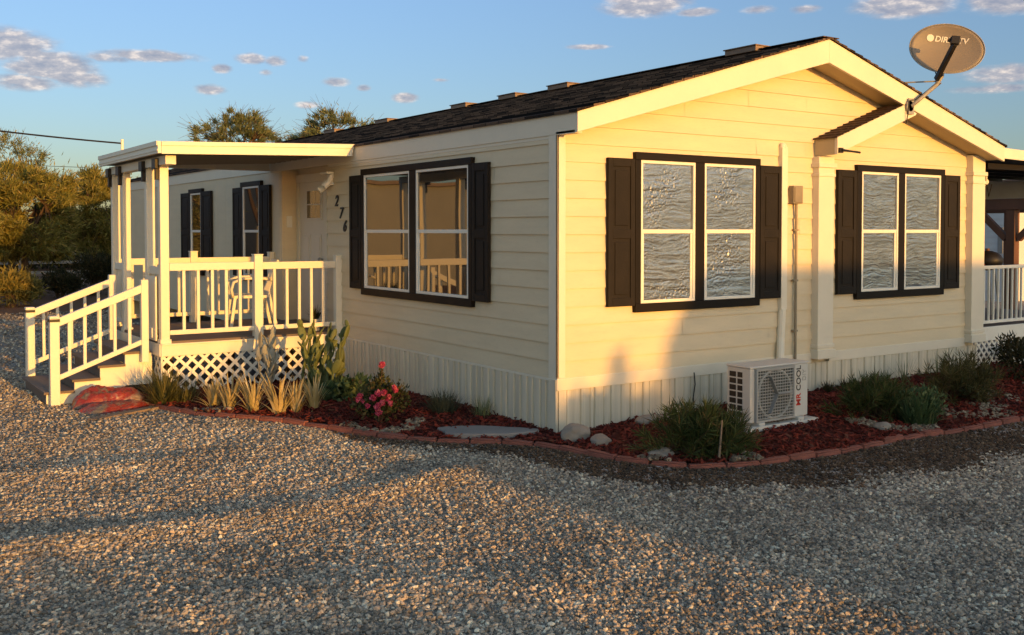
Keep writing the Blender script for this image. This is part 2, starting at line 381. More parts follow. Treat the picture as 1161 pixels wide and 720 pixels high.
# ------------------------------------------------------------------ mesh helpers
class MB:
    """collects simple shapes; build() links them as ONE mesh object"""
    def __init__(self):
        self.v = []
        self.f = []

    def add(self, verts, faces):
        o = len(self.v)
        self.v += [tuple(p) for p in verts]
        self.f += [tuple(i + o for i in f) for f in faces]
        return self

    def box(self, x0, x1, y0, y1, z0, z1, mat=None):
        x0, x1 = min(x0, x1), max(x0, x1)
        y0, y1 = min(y0, y1), max(y0, y1)
        z0, z1 = min(z0, z1), max(z0, z1)
        vs_ = [Vector(p) for p in ((x0, y0, z0), (x1, y0, z0), (x1, y1, z0), (x0, y1, z0), (x0, y0, z1), (x1, y0, z1), (x1, y1, z1), (x0, y1, z1))]
        if mat is not None:
            vs_ = [mat @ p for p in vs_]
        return self.add(vs_, [(0, 3, 2, 1), (4, 5, 6, 7), (0, 1, 5, 4), (1, 2, 6, 5), (2, 3, 7, 6), (3, 0, 4, 7)])

    def beam(self, a, b, w, h, up=(0, 0, 1)):
        a, b = Vector(a), Vector(b)
        d = b - a
        L = d.length
        d.normalize()
        side = d.cross(Vector(up)).normalized()
        u = side.cross(d).normalized()
        vs_ = []
        for t in (0, L):
            for s, q in ((-1, -1), (1, -1), (1, 1), (-1, 1)):
                vs_.append(a + d * t + side * (s * w / 2) + u * (q * h / 2))
        return self.add(vs_, [(3, 2, 1, 0), (4, 5, 6, 7), (0, 1, 5, 4), (1, 2, 6, 5), (2, 3, 7, 6), (3, 0, 4, 7)])

    def tube(self, pts, r, n=8, cap=True):
        pts = [Vector(p) for p in pts]
        rs = r if hasattr(r, '__len__') else [r] * len(pts)
        o = len(self.v)
        prev = None
        for i, p in enumerate(pts):
            d = (pts[min(i + 1, len(pts) - 1)] - pts[max(i - 1, 0)])
            if d.length < 1e-9:
                d = Vector((0, 0, 1))
            d.normalize()
            ref = prev if prev is not None else (Vector((1, 0, 0)) if abs(d.z) > 0.9 else Vector((0, 0, 1)))
            s = d.cross(ref)
            if s.length < 1e-6:
                s = d.cross(Vector((0, 1, 0)))
            s.normalize()
            u = s.cross(d).normalized()
            prev = u
            for k in range(n):
                a = 2 * math.pi * k / n
                self.v.append(tuple(p + (s * math.cos(a) + u * math.sin(a)) * rs[i]))
        for i in range(len(pts) - 1):
            for k in range(n):
                k2 = (k + 1) % n
                self.f.append((o + i * n + k, o + i * n + k2, o + (i + 1) * n + k2, o + (i + 1) * n + k))
        if cap:
            self.f.append(tuple(o + k for k in range(n))[::-1])
            self.f.append(tuple(o + (len(pts) - 1) * n + k for k in range(n)))
        return self

    def prism(self, poly, axis, a0, a1):
        """poly: 2D points in the other two axes (in xyz order), extruded along axis from a0 to a1"""
        n = len(poly)
        def mk(p, a):
            q = list(p)
            q.insert(axis, a)
            return tuple(q)
        vs_ = [mk(p, a0) for p in poly] + [mk(p, a1) for p in poly]
        fs = [tuple(range(n)), tuple(range(2 * n - 1, n - 1, -1))]
        for i in range(n):
            j = (i + 1) % n
            fs.append((i, i + n, j + n, j))
        return self.add(vs_, fs)

    def ellipsoid(self, c, r, mat=None, nu=12, nv=8):
        vs_, fs = [], []
        c = Vector(c)
        for i in range(nv + 1):
            th = math.pi * i / nv
            for j in range(nu):
                ph = 2 * math.pi * j / nu
                p = Vector((r[0] * math.sin(th) * math.cos(ph), r[1] * math.sin(th) * math.sin(ph), r[2] * math.cos(th)))
                if mat is not None:
                    p = mat @ p
                vs_.append(c + p)
        for i in range(nv):
            for j in range(nu):
                j2 = (j + 1) % nu
                fs.append((i * nu + j, (i + 1) * nu + j, (i + 1) * nu + j2, i * nu + j2))
        return self.add(vs_, fs)

    def build_each(self, name, mat, parent=None, bevel=0.0, smooth=False, seg=2):
        """one object for every separate piece"""
        root = list(range(len(self.v)))
        def find(i):
            while root[i] != i:
                root[i] = root[root[i]]
                i = root[i]
            return i
        for f in self.f:
            a = find(f[0])
            for j in f[1:]:
                root[find(j)] = a
        comps = {}
        for f in self.f:
            comps.setdefault(find(f[0]), []).append(f)
        out = []
        for fs in comps.values():
            used = sorted({i for f in fs for i in f})
            mp = {i: k for k, i in enumerate(used)}
            m_ = MB()
            m_.add([self.v[i] for i in used], [tuple(mp[i] for i in f) for f in fs])
            out.append(m_.build(name, mat, parent, bevel, smooth, seg))
        return out

    def build(self, name, mat, parent=None, bevel=0.0, smooth=False, seg=2):
        me = bpy.data.meshes.new(name)
        me.from_pydata(self.v, [], self.f)
        me.validate()
        me.materials.append(mat)
        import bmesh
        bm = bmesh.new()
        bm.from_mesh(me)
        bmesh.ops.recalc_face_normals(bm, faces=bm.faces)
        bm.to_mesh(me)
        bm.free()
        if smooth:
            me.polygons.foreach_set('use_smooth', [True] * len(me.polygons))
        o = bpy.data.objects.new(name, me)
        COL.objects.link(o)
        if parent is not None:
            o.parent = parent
        if bevel > 0:
            b = o.modifiers.new('bevel', 'BEVEL')
            b.width = bevel
            b.segments = seg
            b.limit_method = 'ANGLE'
            b.angle_limit = R(40)
        return o


def tag(o, label=None, cat=None, group=None, kind=None):
    if label:
        o['label'] = label
    if cat:
        o['category'] = cat
    if group:
        o['group'] = group
    if kind:
        o['kind'] = kind
    return o


def thing(name, label, cat, loc=(0, 0, 0), rz=0.0, group=None):
    o = bpy.data.objects.new(name, None)
    o.empty_display_size = 0.2
    o.location = loc
    o.rotation_euler = (0, 0, rz)
    COL.objects.link(o)
    return tag(o, label, cat, group)


def copy_tree(o, parent=None):
    c = o.copy()
    COL.objects.link(c)
    if parent is not None:
        c.parent = parent
    for ch in list(o.children):
        copy_tree(ch, c)
    return c


def npmesh(name, V, F, mat, parent=None, smooth=False):
    """numpy verts (n,3) and faces (m,k) -> object"""
    V = np.asarray(V, dtype=np.float32)
    F = np.asarray(F, dtype=np.int32)
    me = bpy.data.meshes.new(name)
    k = F.shape[1]
    me.vertices.add(len(V))
    me.vertices.foreach_set('co', V.ravel())
    me.loops.add(F.size)
    me.loops.foreach_set('vertex_index', F.ravel())
    me.polygons.add(len(F))
    me.polygons.foreach_set('loop_start', np.arange(len(F), dtype=np.int32) * k)
    me.polygons.foreach_set('loop_total', np.full(len(F), k, dtype=np.int32))
    if smooth:
        me.polygons.foreach_set('use_smooth', np.ones(len(F), dtype=bool))
    me.update()
    me.validate()
    me.materials.append(mat)
    o = bpy.data.objects.new(name, me)
    COL.objects.link(o)
    if parent is not None:
        o.parent = parent
    return o


def unit(v):
    return v / np.maximum(np.linalg.norm(v, axis=-1, keepdims=True), 1e-9)


def leaf_quads(C, D, L, Wd, r):
    """diamond leaves: centre C, long axis D, length L, width Wd"""
    n = len(C)
    S = unit(np.cross(D, r.normal(size=(n, 3))))
    L = np.broadcast_to(np.asarray(L), (n,))[:, None]
    Wd = np.broadcast_to(np.asarray(Wd), (n,))[:, None]
    V = np.stack([C - D * L / 2, C + S * Wd / 2 - D * L * 0.08, C + D * L / 2, C - S * Wd / 2 - D * L * 0.08], axis=1).reshape(-1, 3)
    F = np.arange(4 * n).reshape(n, 4)
    return V, F


def blades(n, r, base_r, length, spread, width, droop, base=(0, 0, 0), seg=4, zbias=0.0):
    """arching grass-like blades from a base disc; returns V, F"""
    ang = r.uniform(0, 2 * np.pi, n)
    rad = base_r * np.sqrt(r.uniform(0, 1, n))
    tilt = np.clip(np.abs(r.normal(0, 1, n)) * spread, 0, 1.45)
    L = length * r.uniform(0.55, 1.0, n)
    az = ang + r.normal(0, 0.5, n)
    P0 = np.stack([rad * np.cos(ang), rad * np.sin(ang), np.zeros(n)], 1) + np.array(base)
    side = np.stack([-np.sin(az), np.cos(az), np.zeros(n)], 1)
    V = []
    P = P0.copy()
    t = tilt.copy()
    for s in range(seg + 1):
        w = width * (1 - (s / seg) ** 1.5 * 0.92) * 0.5
        V.append(P - side * w)
        V.append(P + side * w)
        d = np.stack([np.sin(t) * np.cos(az), np.sin(t) * np.sin(az), np.cos(t)], 1)
        P = P + d * (L / seg)[:, None]
        t = t + droop / seg * r.uniform(0.5, 1.4, n)
    V = np.stack(V, 1)                      # n, 2(seg+1), 3
    k = 2 * (seg + 1)
    F = []
    for s in range(seg):
        F.append(np.stack([np.full(n, 2 * s), np.full(n, 2 * s + 1), np.full(n, 2 * s + 3), np.full(n, 2 * s + 2)], 1))
    F = np.stack(F, 1) + (np.arange(n) * k)[:, None, None]
    return V.reshape(-1, 3), F.reshape(-1, 4)


def spray_bush(r, n_br, length, spread, needle, width, base_r=0.1, base=(0, 0, 0), per=46):
    """branches fanning from the base, each ending in a brush of fine needles; returns leaf V, F and branch paths"""
    Vs, Fs, paths, k = [], [], [], 0
    for i in range(n_br):
        az = r.uniform(0, 2 * np.pi)
        t = abs(r.normal(0, 1)) * spread
        t = min(t, 1.45)
        L = length * r.uniform(0.55, 1.0)
        p = np.array(base) + base_r * r.uniform(0, 1) * np.array([np.cos(az), np.sin(az), 0])
        pts = [p]
        bend = r.uniform(-0.25, 0.45)
        for q in range(4):
            tt = t + bend * q / 3
            p = p + L / 4 * np.array([np.sin(tt) * np.cos(az), np.sin(tt) * np.sin(az), np.cos(tt)])
            pts.append(p)
        pts = np.array(pts)
        pts[:, 2] = np.maximum(pts[:, 2], 0.02)
        paths.append(pts)
        n = per
        u = 0.30 + 0.70 * r.uniform(0, 1, n) ** 0.7
        f = u * 4
        a = np.minimum(f.astype(int), 3)
        w = (f - a)[:, None]
        c = pts[a] * (1 - w) + pts[a + 1] * w
        d0 = unit(pts[a + 1] - pts[a])
        D = unit(d0 * 0.75 + r.normal(size=(n, 3)) * 0.50 + np.array([0, 0, 0.12]))
        Ln = needle * r.uniform(0.6, 1.2, n)
        V, F = leaf_quads(c + D * (Ln * 0.5)[:, None], D, Ln, width, r)
        Vs.append(V)
        Fs.append(F + k)
        k += len(V)
    return np.vstack(Vs), np.vstack(Fs), paths


def leaf_shrub(r, centres, radii, n, L, Wd, up=0.4):
    """leaves through several ellipsoidal clumps, denser towards the outside"""
    centres = np.array(centres, float)
    radii = np.array(radii, float)
    k = r.integers(0, len(centres), n)
    d = unit(r.normal(size=(n, 3)))
    rr = r.uniform(0.25, 1.0, n) ** 0.55 * (1 + 0.12 * r.normal(size=n))
    C = centres[k] + d * radii[k] * rr[:, None]
    D = unit(d + r.normal(size=(n, 3)) * 0.7 + np.array([0, 0, up]))
    return leaf_quads(C, D, L * r.uniform(0.6, 1.3, n), Wd * r.uniform(0.6, 1.3, n), r)


def text_mesh(body, size, name, mat, parent, matrix, extrude=0.004, shear=0.0, offset=0.0, spacing=1.0, align='CENTER'):
    cu = bpy.data.curves.new(name, 'FONT')
    cu.body = body
    cu.size = size
    cu.extrude = extrude
    cu.shear = shear
    cu.offset = offset
    cu.space_character = spacing
    cu.align_x = align
    cu.align_y = 'CENTER'
    tmp = bpy.data.objects.new(name + '_curve', cu)
    COL.objects.link(tmp)
    dg = bpy.context.evaluated_depsgraph_get()
    me = bpy.data.meshes.new_from_object(tmp.evaluated_get(dg))
    bpy.data.objects.remove(tmp)
    me.name = name
    me.materials.clear()
    me.materials.append(mat)
    me.transform(matrix)
    o = bpy.data.objects.new(name, me)
    COL.objects.link(o)
    if parent is not None:
        o.parent = parent
    return o


# ------------------------------------------------------------------ ground
def sstep(a, b, x):
    t = np.clip((x - a) / (b - a), 0, 1)
    return t * t * (3 - 2 * t)


def seg_dist(x, y, pts):
    """signed perpendicular offset (towards +y) from the nearest segment and falloff at its ends"""
    best = np.full(x.shape, 1e9)
    sgn = np.zeros(x.shape)
    for (x0, y0), (x1, y1) in zip(pts[:-1], pts[1:]):
        dx, dy = x1 - x0, y1 - y0
        L2 = dx * dx + dy * dy
        t = np.clip(((x - x0) * dx + (y - y0) * dy) / L2, 0, 1)
        qx, qy = x0 + t * dx, y0 + t * dy
        d = np.hypot(x - qx, y - qy)
        s = np.sign(dx * (y - y0) - dy * (x - x0))
        m = d < best
        best = np.where(m, d, best)
        sgn = np.where(m, s, sgn)
    return best, sgn


TRACKS = [([(-6.5, -0.75), (-4.7, -0.80), (-3.5, -0.95), (-2.7, -1.0), (-1.9, -0.8), (-1.2, -0.6)], 0.045, 0.22),
          ([(-8.0, -2.4), (-5.2, -2.2), (-4.2, -2.35), (-3.2, -2.7), (-2.4, -3.1)], 0.022, 0.25),
          ([(-6.5, 1.3), (-4.6, 1.15), (-3.2, 1.0)], 0.03, 0.25)]


def gz(x, y):
    x = np.asarray(x, float)
    y = np.asarray(y, float)
    z = -0.07 * sstep(1.0, 5.0, y) * sstep(3.0, 0.0, x)
    for pts, amp, sig in TRACKS:
        d, s = seg_dist(x, y, pts)
        z = z + amp * np.exp(-(d / sig) ** 2) * (0.75 + 0.25 * np.sin(x * 2.3 + y))
    z = z + 0.012 * np.sin(x * 1.7 + 0.8 * y) * np.sin(y * 1.3 - 0.6 * x) + 0.006 * np.sin(3.9 * x + 1.1) * np.sin(4.3 * y)
    return z


EDGE = np.array([(-2.62, 4.35), (-2.50, 3.95), (-2.36, 3.3), (-2.16, 2.75), (-1.80, 2.10), (-1.52, 1.45), (-1.26, 0.90), (-0.92, 0.45), (-0.60, 0.12), (-0.36, -0.25), (-0.25, -0.70), (-0.14, -1.15),
                 (0.14, -1.55), (0.62, -1.78), (1.2, -1.86), (1.8, -1.88), (2.5, -1.87), (3.2, -1.88), (4.0, -1.92), (5.0, -1.98), (6.2, -2.06), (7.6, -2.15)])


def catmull(P, n):
    out = []
    for i in range(len(P) - 1):
        p0, p1, p2, p3 = P[max(i - 1, 0)], P[i], P[i + 1], P[min(i + 2, len(P) - 1)]
        for t in np.linspace(0, 1, n, endpoint=False):
            out.append(0.5 * ((2 * p1) + (-p0 + p2) * t + (2 * p0 - 5 * p1 + 4 * p2 - p3) * t * t + (-p0 + 3 * p1 - 3 * p2 + p3) * t ** 3))
    out.append(P[-1])
    return np.array(out)


EDGEC = catmull(EDGE, 8)
BED = np.vstack([EDGEC, [(7.6, 0.3), (0.15, 0.3), (0.15, 5.0), (-2.62, 5.0)]])


def inside(poly, x, y):
    c = np.zeros(x.shape, bool)
    n = len(poly)
    for i in range(n):
        x0, y0 = poly[i]
        x1, y1 = poly[(i + 1) % n]
        if y0 == y1:
            continue
        cond = ((y0 > y) != (y1 > y)) & (x < (x1 - x0) * (y - y0) / (y1 - y0) + x0)
        c ^= cond
    return c


def grid(xs, ys, zf, name, mat):
    X, Y = np.meshgrid(xs, ys)
    Z = zf(X, Y)
    V = np.stack([X, Y, Z], -1).reshape(-1, 3)
    nx, ny = len(xs), len(ys)
    i = np.arange(nx * ny).reshape(ny, nx)
    F = np.stack([i[:-1, :-1], i[:-1, 1:], i[1:, 1:], i[1:, :-1]], -1).reshape(-1, 4)
    return npmesh(name, V, F, mat, smooth=True)


def axis_pts(lo, a, b, hi, fine, grow=1.35):
    p = list(np.arange(a, b + 1e-6, fine))
    s, q = fine, a
    left = []
    while q > lo:
        s *= grow
        q -= s
        left.append(max(q, lo))
    s, q = fine, p[-1]
    right = []
    while q < hi:
        s *= grow
        q += s
        right.append(min(q, hi))
    return np.array(left[::-1] + p + right)


ground = grid(axis_pts(-700, -9, 9, 700, 0.09), axis_pts(-700, -7.5, 9, 700, 0.09), gz, 'ground', M_GROUND)
tag(ground, kind='structure')


def bed_z(x, y):
    d, _ = seg_dist(np.asarray(x, float), np.asarray(y, float), [tuple(p) for p in EDGEC[::3]])
    right = sstep(0.3, 4.5, x)
    return gz(x, y) + 0.035 + (0.035 + 0.06 * right) * sstep(0.1, 1.4, d) + 0.012 * np.sin(5 * x + 2 * y) * np.sin(4 * y - x)


def bed_surface():
    xs = np.arange(-2.7, 7.61, 0.06)
    ys = np.arange(-2.2, 5.01, 0.06)
    X, Y = np.meshgrid(xs, ys)
    ins = inside(BED, X, Y)
    Z = bed_z(X, Y)
    idx = -np.ones(X.shape, int)
    cell = ins[:-1, :-1] & ins[:-1, 1:] & ins[1:, 1:] & ins[1:, :-1]
    i = np.arange(X.size).reshape(X.shape)
    F = np.stack([i[:-1, :-1], i[:-1, 1:], i[1:, 1:], i[1:, :-1]], -1)[cell]
    V = np.stack([X, Y, Z], -1).reshape(-1, 3)
    used = np.unique(F)
    mp = np.zeros(len(V), int)
    mp[used] = np.arange(len(used))
    o = npmesh('mulch_bed', V[used], mp[F], M_MULCH, smooth=True)
    tag(o, kind='structure')


bed_surface()


# ---- scattered stones and chips: one geometry-nodes object each
def scatter(name, pts, scl, rot, mat, shape, label, cat):
    me = bpy.data.meshes.new(name)
    n = len(pts)
    me.vertices.add(n)
    me.vertices.foreach_set('co', np.asarray(pts, np.float32).ravel())
    a = me.attributes.new('sc', 'FLOAT_VECTOR', 'POINT')
    a.data.foreach_set('vector', np.asarray(scl, np.float32).ravel())
    a = me.attributes.new('ro', 'FLOAT_VECTOR', 'POINT')
    a.data.foreach_set('vector', np.asarray(rot, np.float32).ravel())
    me.materials.append(mat)
    o = bpy.data.objects.new(name, me)
    COL.objects.link(o)
    ng = bpy.data.node_groups.new(name + '_nodes', 'GeometryNodeTree')
    ng.interface.new_socket('Geometry', in_out='INPUT', socket_type='NodeSocketGeometry')
    ng.interface.new_socket('Geometry', in_out='OUTPUT', socket_type='NodeSocketGeometry')
    N, Lk = ng.nodes, ng.links
    gi, go = N.new('NodeGroupInput'), N.new('NodeGroupOutput')
    g2i = N.new('GeometryNodeGeometryToInstance')
    for k in range(4):
        if shape == 'stone':
            s = N.new('GeometryNodeMeshIcoSphere')
            s.inputs['Radius'].default_value = 0.5
            s.inputs['Subdivisions'].default_value = 2
            amp, fr = 0.42, 1.7
        else:
            s = N.new('GeometryNodeMeshCube')
            s.inputs['Size'].default_value = (1, 1, 1)
            s.inputs['Vertices X'].default_value = 4
            s.inputs['Vertices Y'].default_value = 3
            s.inputs['Vertices Z'].default_value = 2
            amp, fr = 0.40, 2.2
        no = N.new('ShaderNodeTexNoise')
        no.inputs['Scale'].default_value = fr
        no.inputs['Detail'].default_value = 1.0
        va = N.new('ShaderNodeVectorMath')
        va.operation = 'ADD'
        po = N.new('GeometryNodeInputPosition')
        Lk.new(po.outputs[0], va.inputs[0])
        va.inputs[1].default_value = (k * 3.7, k * 1.3, k * 5.1)
        Lk.new(va.outputs[0], no.inputs['Vector'])
        vs2 = N.new('ShaderNodeVectorMath')
        vs2.operation = 'SUBTRACT'
        Lk.new(no.outputs['Color'], vs2.inputs[0])
        vs2.inputs[1].default_value = (0.5, 0.5, 0.5)
        vsc = N.new('ShaderNodeVectorMath')
        vsc.operation = 'SCALE'
        Lk.new(vs2.outputs[0], vsc.inputs[0])
        vsc.inputs['Scale'].default_value = amp * 2
        sp = N.new('GeometryNodeSetPosition')
        Lk.new(s.outputs['Mesh'], sp.inputs['Geometry'])
        Lk.new(vsc.outputs[0], sp.inputs['Offset'])
        sm = N.new('GeometryNodeSetShadeSmooth')
        sm.inputs['Shade Smooth'].default_value = False
        Lk.new(sp.outputs[0], sm.inputs['Geometry'])
        stm = N.new('GeometryNodeSetMaterial')
        stm.inputs['Material'].default_value = mat
        Lk.new(sm.outputs[0], stm.inputs['Geometry'])
        Lk.new(stm.outputs[0], g2i.inputs[0])
    iop = N.new('GeometryNodeInstanceOnPoints')
    Lk.new(gi.outputs[0], iop.inputs['Points'])
    Lk.new(g2i.outputs[0], iop.inputs['Instance'])
    iop.inputs['Pick Instance'].default_value = True
    rv = N.new('FunctionNodeRandomValue')
    rv.data_type = 'INT'
    rv.inputs['Min'].default_value if False else None
    for s_ in rv.inputs:
        if s_.type == 'INT' and s_.name == 'Min':
            s_.default_value = 0
        if s_.type == 'INT' and s_.name == 'Max':
            s_.default_value = 3
    ro_ = [s_ for s_ in rv.outputs if s_.type == 'INT'][0]
    Lk.new(ro_, iop.inputs['Instance Index'])
    for nm, tgt in (('sc', 'Scale'), ('ro', 'Rotation')):
        na = N.new('GeometryNodeInputNamedAttribute')
        na.data_type = 'FLOAT_VECTOR'
        na.inputs['Name'].default_value = nm
        out = [s_ for s_ in na.outputs if s_.type == 'VECTOR'][0]
        if tgt == 'Rotation':
            er = N.new('FunctionNodeEulerToRotation')
            Lk.new(out, er.inputs[0])
            out = er.outputs[0]
        Lk.new(out, iop.inputs[tgt])
    Lk.new(iop.outputs[0], go.inputs[0])
    md = o.modifiers.new('scatter', 'NODES')
    md.node_group = ng
    tag(o, label, cat, kind='stuff')
    return o


def scatter_gravel():
    cx, cy = -5.56, -7.445
    P, S = [], []
    for r0, r1, dens, smin, smax in ((3.4, 7, 6000, 0.009, 0.029), (7, 10.5, 3600, 0.010, 0.030), (10.5, 16, 1200, 0.014, 0.036), (16, 27, 170, 0.025, 0.05)):
        th0, th1 = R(90 - 34.2 - 36), R(90 - 34.2 + 36)
        n = int(0.5 * (th1 - th0) * (r1 * r1 - r0 * r0) * dens)
        th = rng.uniform(th0, th1, n)
        r = np.sqrt(rng.uniform(r0 * r0, r1 * r1, n))
        P.append(np.stack([cx + r * np.cos(th), cy + r * np.sin(th)], 1))
        u = rng.uniform(0, 1, n)
        S.append(smin + (smax - smin) * u ** 2.4)
    P = np.vstack(P)
    S = np.concatenate(S)
    x, y = P[:, 0], P[:, 1]
    keep = (seg_dist(x, y, [tuple(p) for p in EDGEC[::3]])[0] > 0.052) & ~inside(BED, x, y) & ~((x > -0.02) & (x < 7.2) & (y > -0.1) & (y < 17)) & ~((x > -2.35) & (x < 0.3) & (y > 4.6) & (y < 7.2)) & ~((x > -3.5) & (x < -2.3) & (y > 4.9) & (y < 6.55)) & ~((x > 6.7) & (y > 0))
    x, y, S = x[keep], y[keep], S[keep]
    n = len(x)
    flat = rng.uniform(0.40, 0.80, n)
    scl = np.stack([S * rng.uniform(0.8, 1.5, n), S * rng.uniform(0.7, 1.1, n), S * flat], 1)
    rot = np.stack([rng.normal(0, 0.45, n), rng.normal(0, 0.45, n), rng.uniform(0, 6.28, n)], 1)
    z = gz(x, y) + S * rng.uniform(-0.05, 0.38, n)
    # darker gravel stones in a band along the bed on the gable side
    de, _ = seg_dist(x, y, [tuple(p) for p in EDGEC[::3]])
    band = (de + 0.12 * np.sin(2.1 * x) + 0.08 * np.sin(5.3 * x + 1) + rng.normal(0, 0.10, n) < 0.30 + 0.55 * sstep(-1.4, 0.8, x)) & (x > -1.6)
    scatter('dark_gravel', np.stack([x, y, z], 1)[band], scl[band], rot[band], G_DARK, 'stone', 'darker gravel in a band along the brick edged bed', 'gravel')
    x, y, z, scl, rot = x[~band], y[~band], z[~band], scl[~band], rot[~band]
    scatter('gravel', np.stack([x, y, z], 1), scl, rot, G_STONE, 'stone', 'loose tan and grey crushed gravel covering the yard', 'gravel')


def scatter_mulch():
    n = 46000
    x = rng.uniform(-2.7, 7.6, n)
    y = rng.uniform(-2.2, 5.0, n)
    keep = inside(BED, x, y) & ~((x > 0.0) & (y > 0.0) & (x < 6.8))
    x, y = x[keep], y[keep]
    n = len(x)
    L = rng.uniform(0.025, 0.075, n)
    scl = np.stack([L, L * rng.uniform(0.18, 0.4, n), rng.uniform(0.004, 0.010, n)], 1)
    rot = np.stack([rng.normal(0, 0.5, n), rng.normal(0, 0.45, n), rng.uniform(0, 6.28, n)], 1)
    z = bed_z(x, y) + rng.uniform(0.0, 0.02, n)
    scatter('mulch', np.stack([x, y, z], 1), scl, rot, G_MULCH, 'chip', 'red dyed bark mulch spread in the flower bed', 'mulch')


def scatter_pebbles():
    P = []
    for cx, cy, r0, r1, a0, a1, n in ((-1.12, 1.32, 0.24, 0.40, 2.6, 6.0, 240), (0.35, -1.45, 0.30, 0.52, 2.6, 6.0, 500), (2.95, -1.42, 0.22, 0.42, 2.5, 6.2, 260), (4.2, -1.35, 0.2, 0.55, 2.8, 6.4, 170), (5.6, -1.1, 0.3, 0.8, 2.8, 6.4, 150), (-2.2, 3.1, 0.05, 0.25, 0, 6.28, 60)):
        a = rng.uniform(a0, a1, n)
        r = rng.uniform(r0, r1, n)
        P.append(np.stack([cx + r * np.cos(a), cy + r * np.sin(a)], 1))
    P = np.vstack(P)
    P = P[inside(BED, P[:, 0], P[:, 1])]
    n = len(P)
    S = rng.uniform(0.018, 0.05, n)
    scl = np.stack([S * 1.3, S, S * 0.7], 1)
    rot = np.stack([rng.normal(0, 0.4, n), rng.normal(0, 0.4, n), rng.uniform(0, 6.28, n)], 1)
    z = bed_z(P[:, 0], P[:, 1]) + 0.012
    scatter('pebbles', np.column_stack([P, z]), scl, rot, G_PEB, 'stone', 'pale pebbles ringed around the plants in the red bed', 'pebbles')


scatter_gravel()
scatter_mulch()
scatter_pebbles()

# ------------------------------------------------------------------ the mobile home
W, LEN, RX = 6.75, 17.0, 3.385
SLOPE = (3.957 - 2.97) / RX
LINES = [2.705 - 0.1675 * k for k in range(0, 14)]


JR = random.Random(21)


def lap(mb, axis, fixed, sgn, a0, a1, z0, z1, lim=None, out=0.016):
    """overlapping boards on a plane; axis 0: plane x=fixed running along y; axis 1: plane y=fixed along x. sgn: outward direction"""
    zs = [z for z in [2.705 + 0.1675 * k for k in range(8, -14, -1)] if z0 + 0.004 < z < z1 - 0.004]
    zs = [z1] + zs + [z0]
    for zt, zb in zip(zs[:-1], zs[1:]):
        lo0, hi0 = (a0, a1) if lim is None else lim(zb, a0, a1)
        lo1, hi1 = (a0, a1) if lim is None else lim(zt, a0, a1)
        if hi0 - lo0 < 0.01:
            continue
        if hi1 - lo1 < 0.0:
            lo1 = hi1 = (lo1 + hi1) / 2
        def P(a, z, o):
            return (fixed + sgn * o, a, z) if axis == 0 else (a, fixed + sgn * o, z)
        cuts = [] if hi0 - lo0 < 1.5 else sorted(JR.uniform(0.15, 0.85) for _ in range(1 if hi0 - lo0 < 4 else 2))
        fr = [0.0] + cuts + [1.0]
        g = 0.0016
        for f0, f1 in zip(fr[:-1], fr[1:]):
            A0 = lo0 + (hi0 - lo0) * f0 + (g if f0 > 0 else 0)
            A1 = lo0 + (hi0 - lo0) * f1 - (g if f1 < 1 else 0)
            B0 = max(A0, lo1) if f0 > 0 else lo1
            B1 = min(A1, hi1) if f1 < 1 else hi1
            if B1 <= B0:
                B0 = B1 = min(max((B0 + B1) / 2, lo1), hi1)
            o_ = out + JR.uniform(-0.0015, 0.0015)
            q = [P(A0, zb, o_), P(A1, zb, o_), P(B1, zt, 0.002), P(B0, zt, 0.002), P(A0, zb, 0.0), P(A1, zb, 0.0)]
            mb.add(q, [(0, 1, 2, 3), (4, 5, 1, 0)])


def rib_sheet(mb, axis, fixed, sgn, a0, a1, z0, z1, widths, depth, r):
    """vertical ribbed skirting"""
    a = a0
    o = 0.004
    prof = [(a0, o + depth)]
    i = 0
    while a < a1 - 0.02:
        w = widths[i % len(widths)] * r.uniform(0.85, 1.15)
        b = min(a + w, a1)
        d1 = depth * (1.0 if i % 2 == 0 else 0.55)
        prof += [(a + 0.004, o + d1), (b - 0.013, o + d1), (b - 0.010, o - 0.004), (b - 0.004, o - 0.004)]
        a = b
        i += 1
    vs_, fs = [], []
    for a_, o_ in prof:
        for z in (z0, z1):
            vs_.append((fixed + sgn * o_, a_, z) if axis == 0 else (a_, fixed + sgn * o_, z))
    for k in range(len(prof) - 1):
        fs.append((2 * k, 2 * k + 2, 2 * k + 3, 2 * k + 1))
    mb.add(vs_, fs)


home = thing('mobile_home', 'cream double-wide mobile home with dark shutters and shingle roof', 'mobile home')


class Face:
    """maps (a along wall, o outwards, z) to the house: kind 'L' left wall x=0 facing -x, kind 'G' gable y=0 facing -y"""
    def __init__(self, kind, off=0.0):
        self.k = kind
        self.off = off

    def box(self, mb, a0, a1, o0, o1, z0, z1):
        if self.k == 'L':
            mb.box(self.off - o1, self.off - o0, a0, a1, z0, z1)
        else:
            mb.box(a0, a1, self.off - o1, self.off - o0, z0, z1)

    def quad(self, mb, a0, a1, o, z0, z1):
        if self.k == 'L':
            mb.add([(self.off - o, a0, z0), (self.off - o, a1, z0), (self.off - o, a1, z1), (self.off - o, a0, z1)], [(0, 3, 2, 1)])
        else:
            mb.add([(a0, self.off - o, z0), (a1, self.off - o, z0), (a1, self.off - o, z1), (a0, self.off - o, z1)], [(0, 1, 2, 3)])


FL, FG = Face('L', -0.014), Face('G', -0.014)


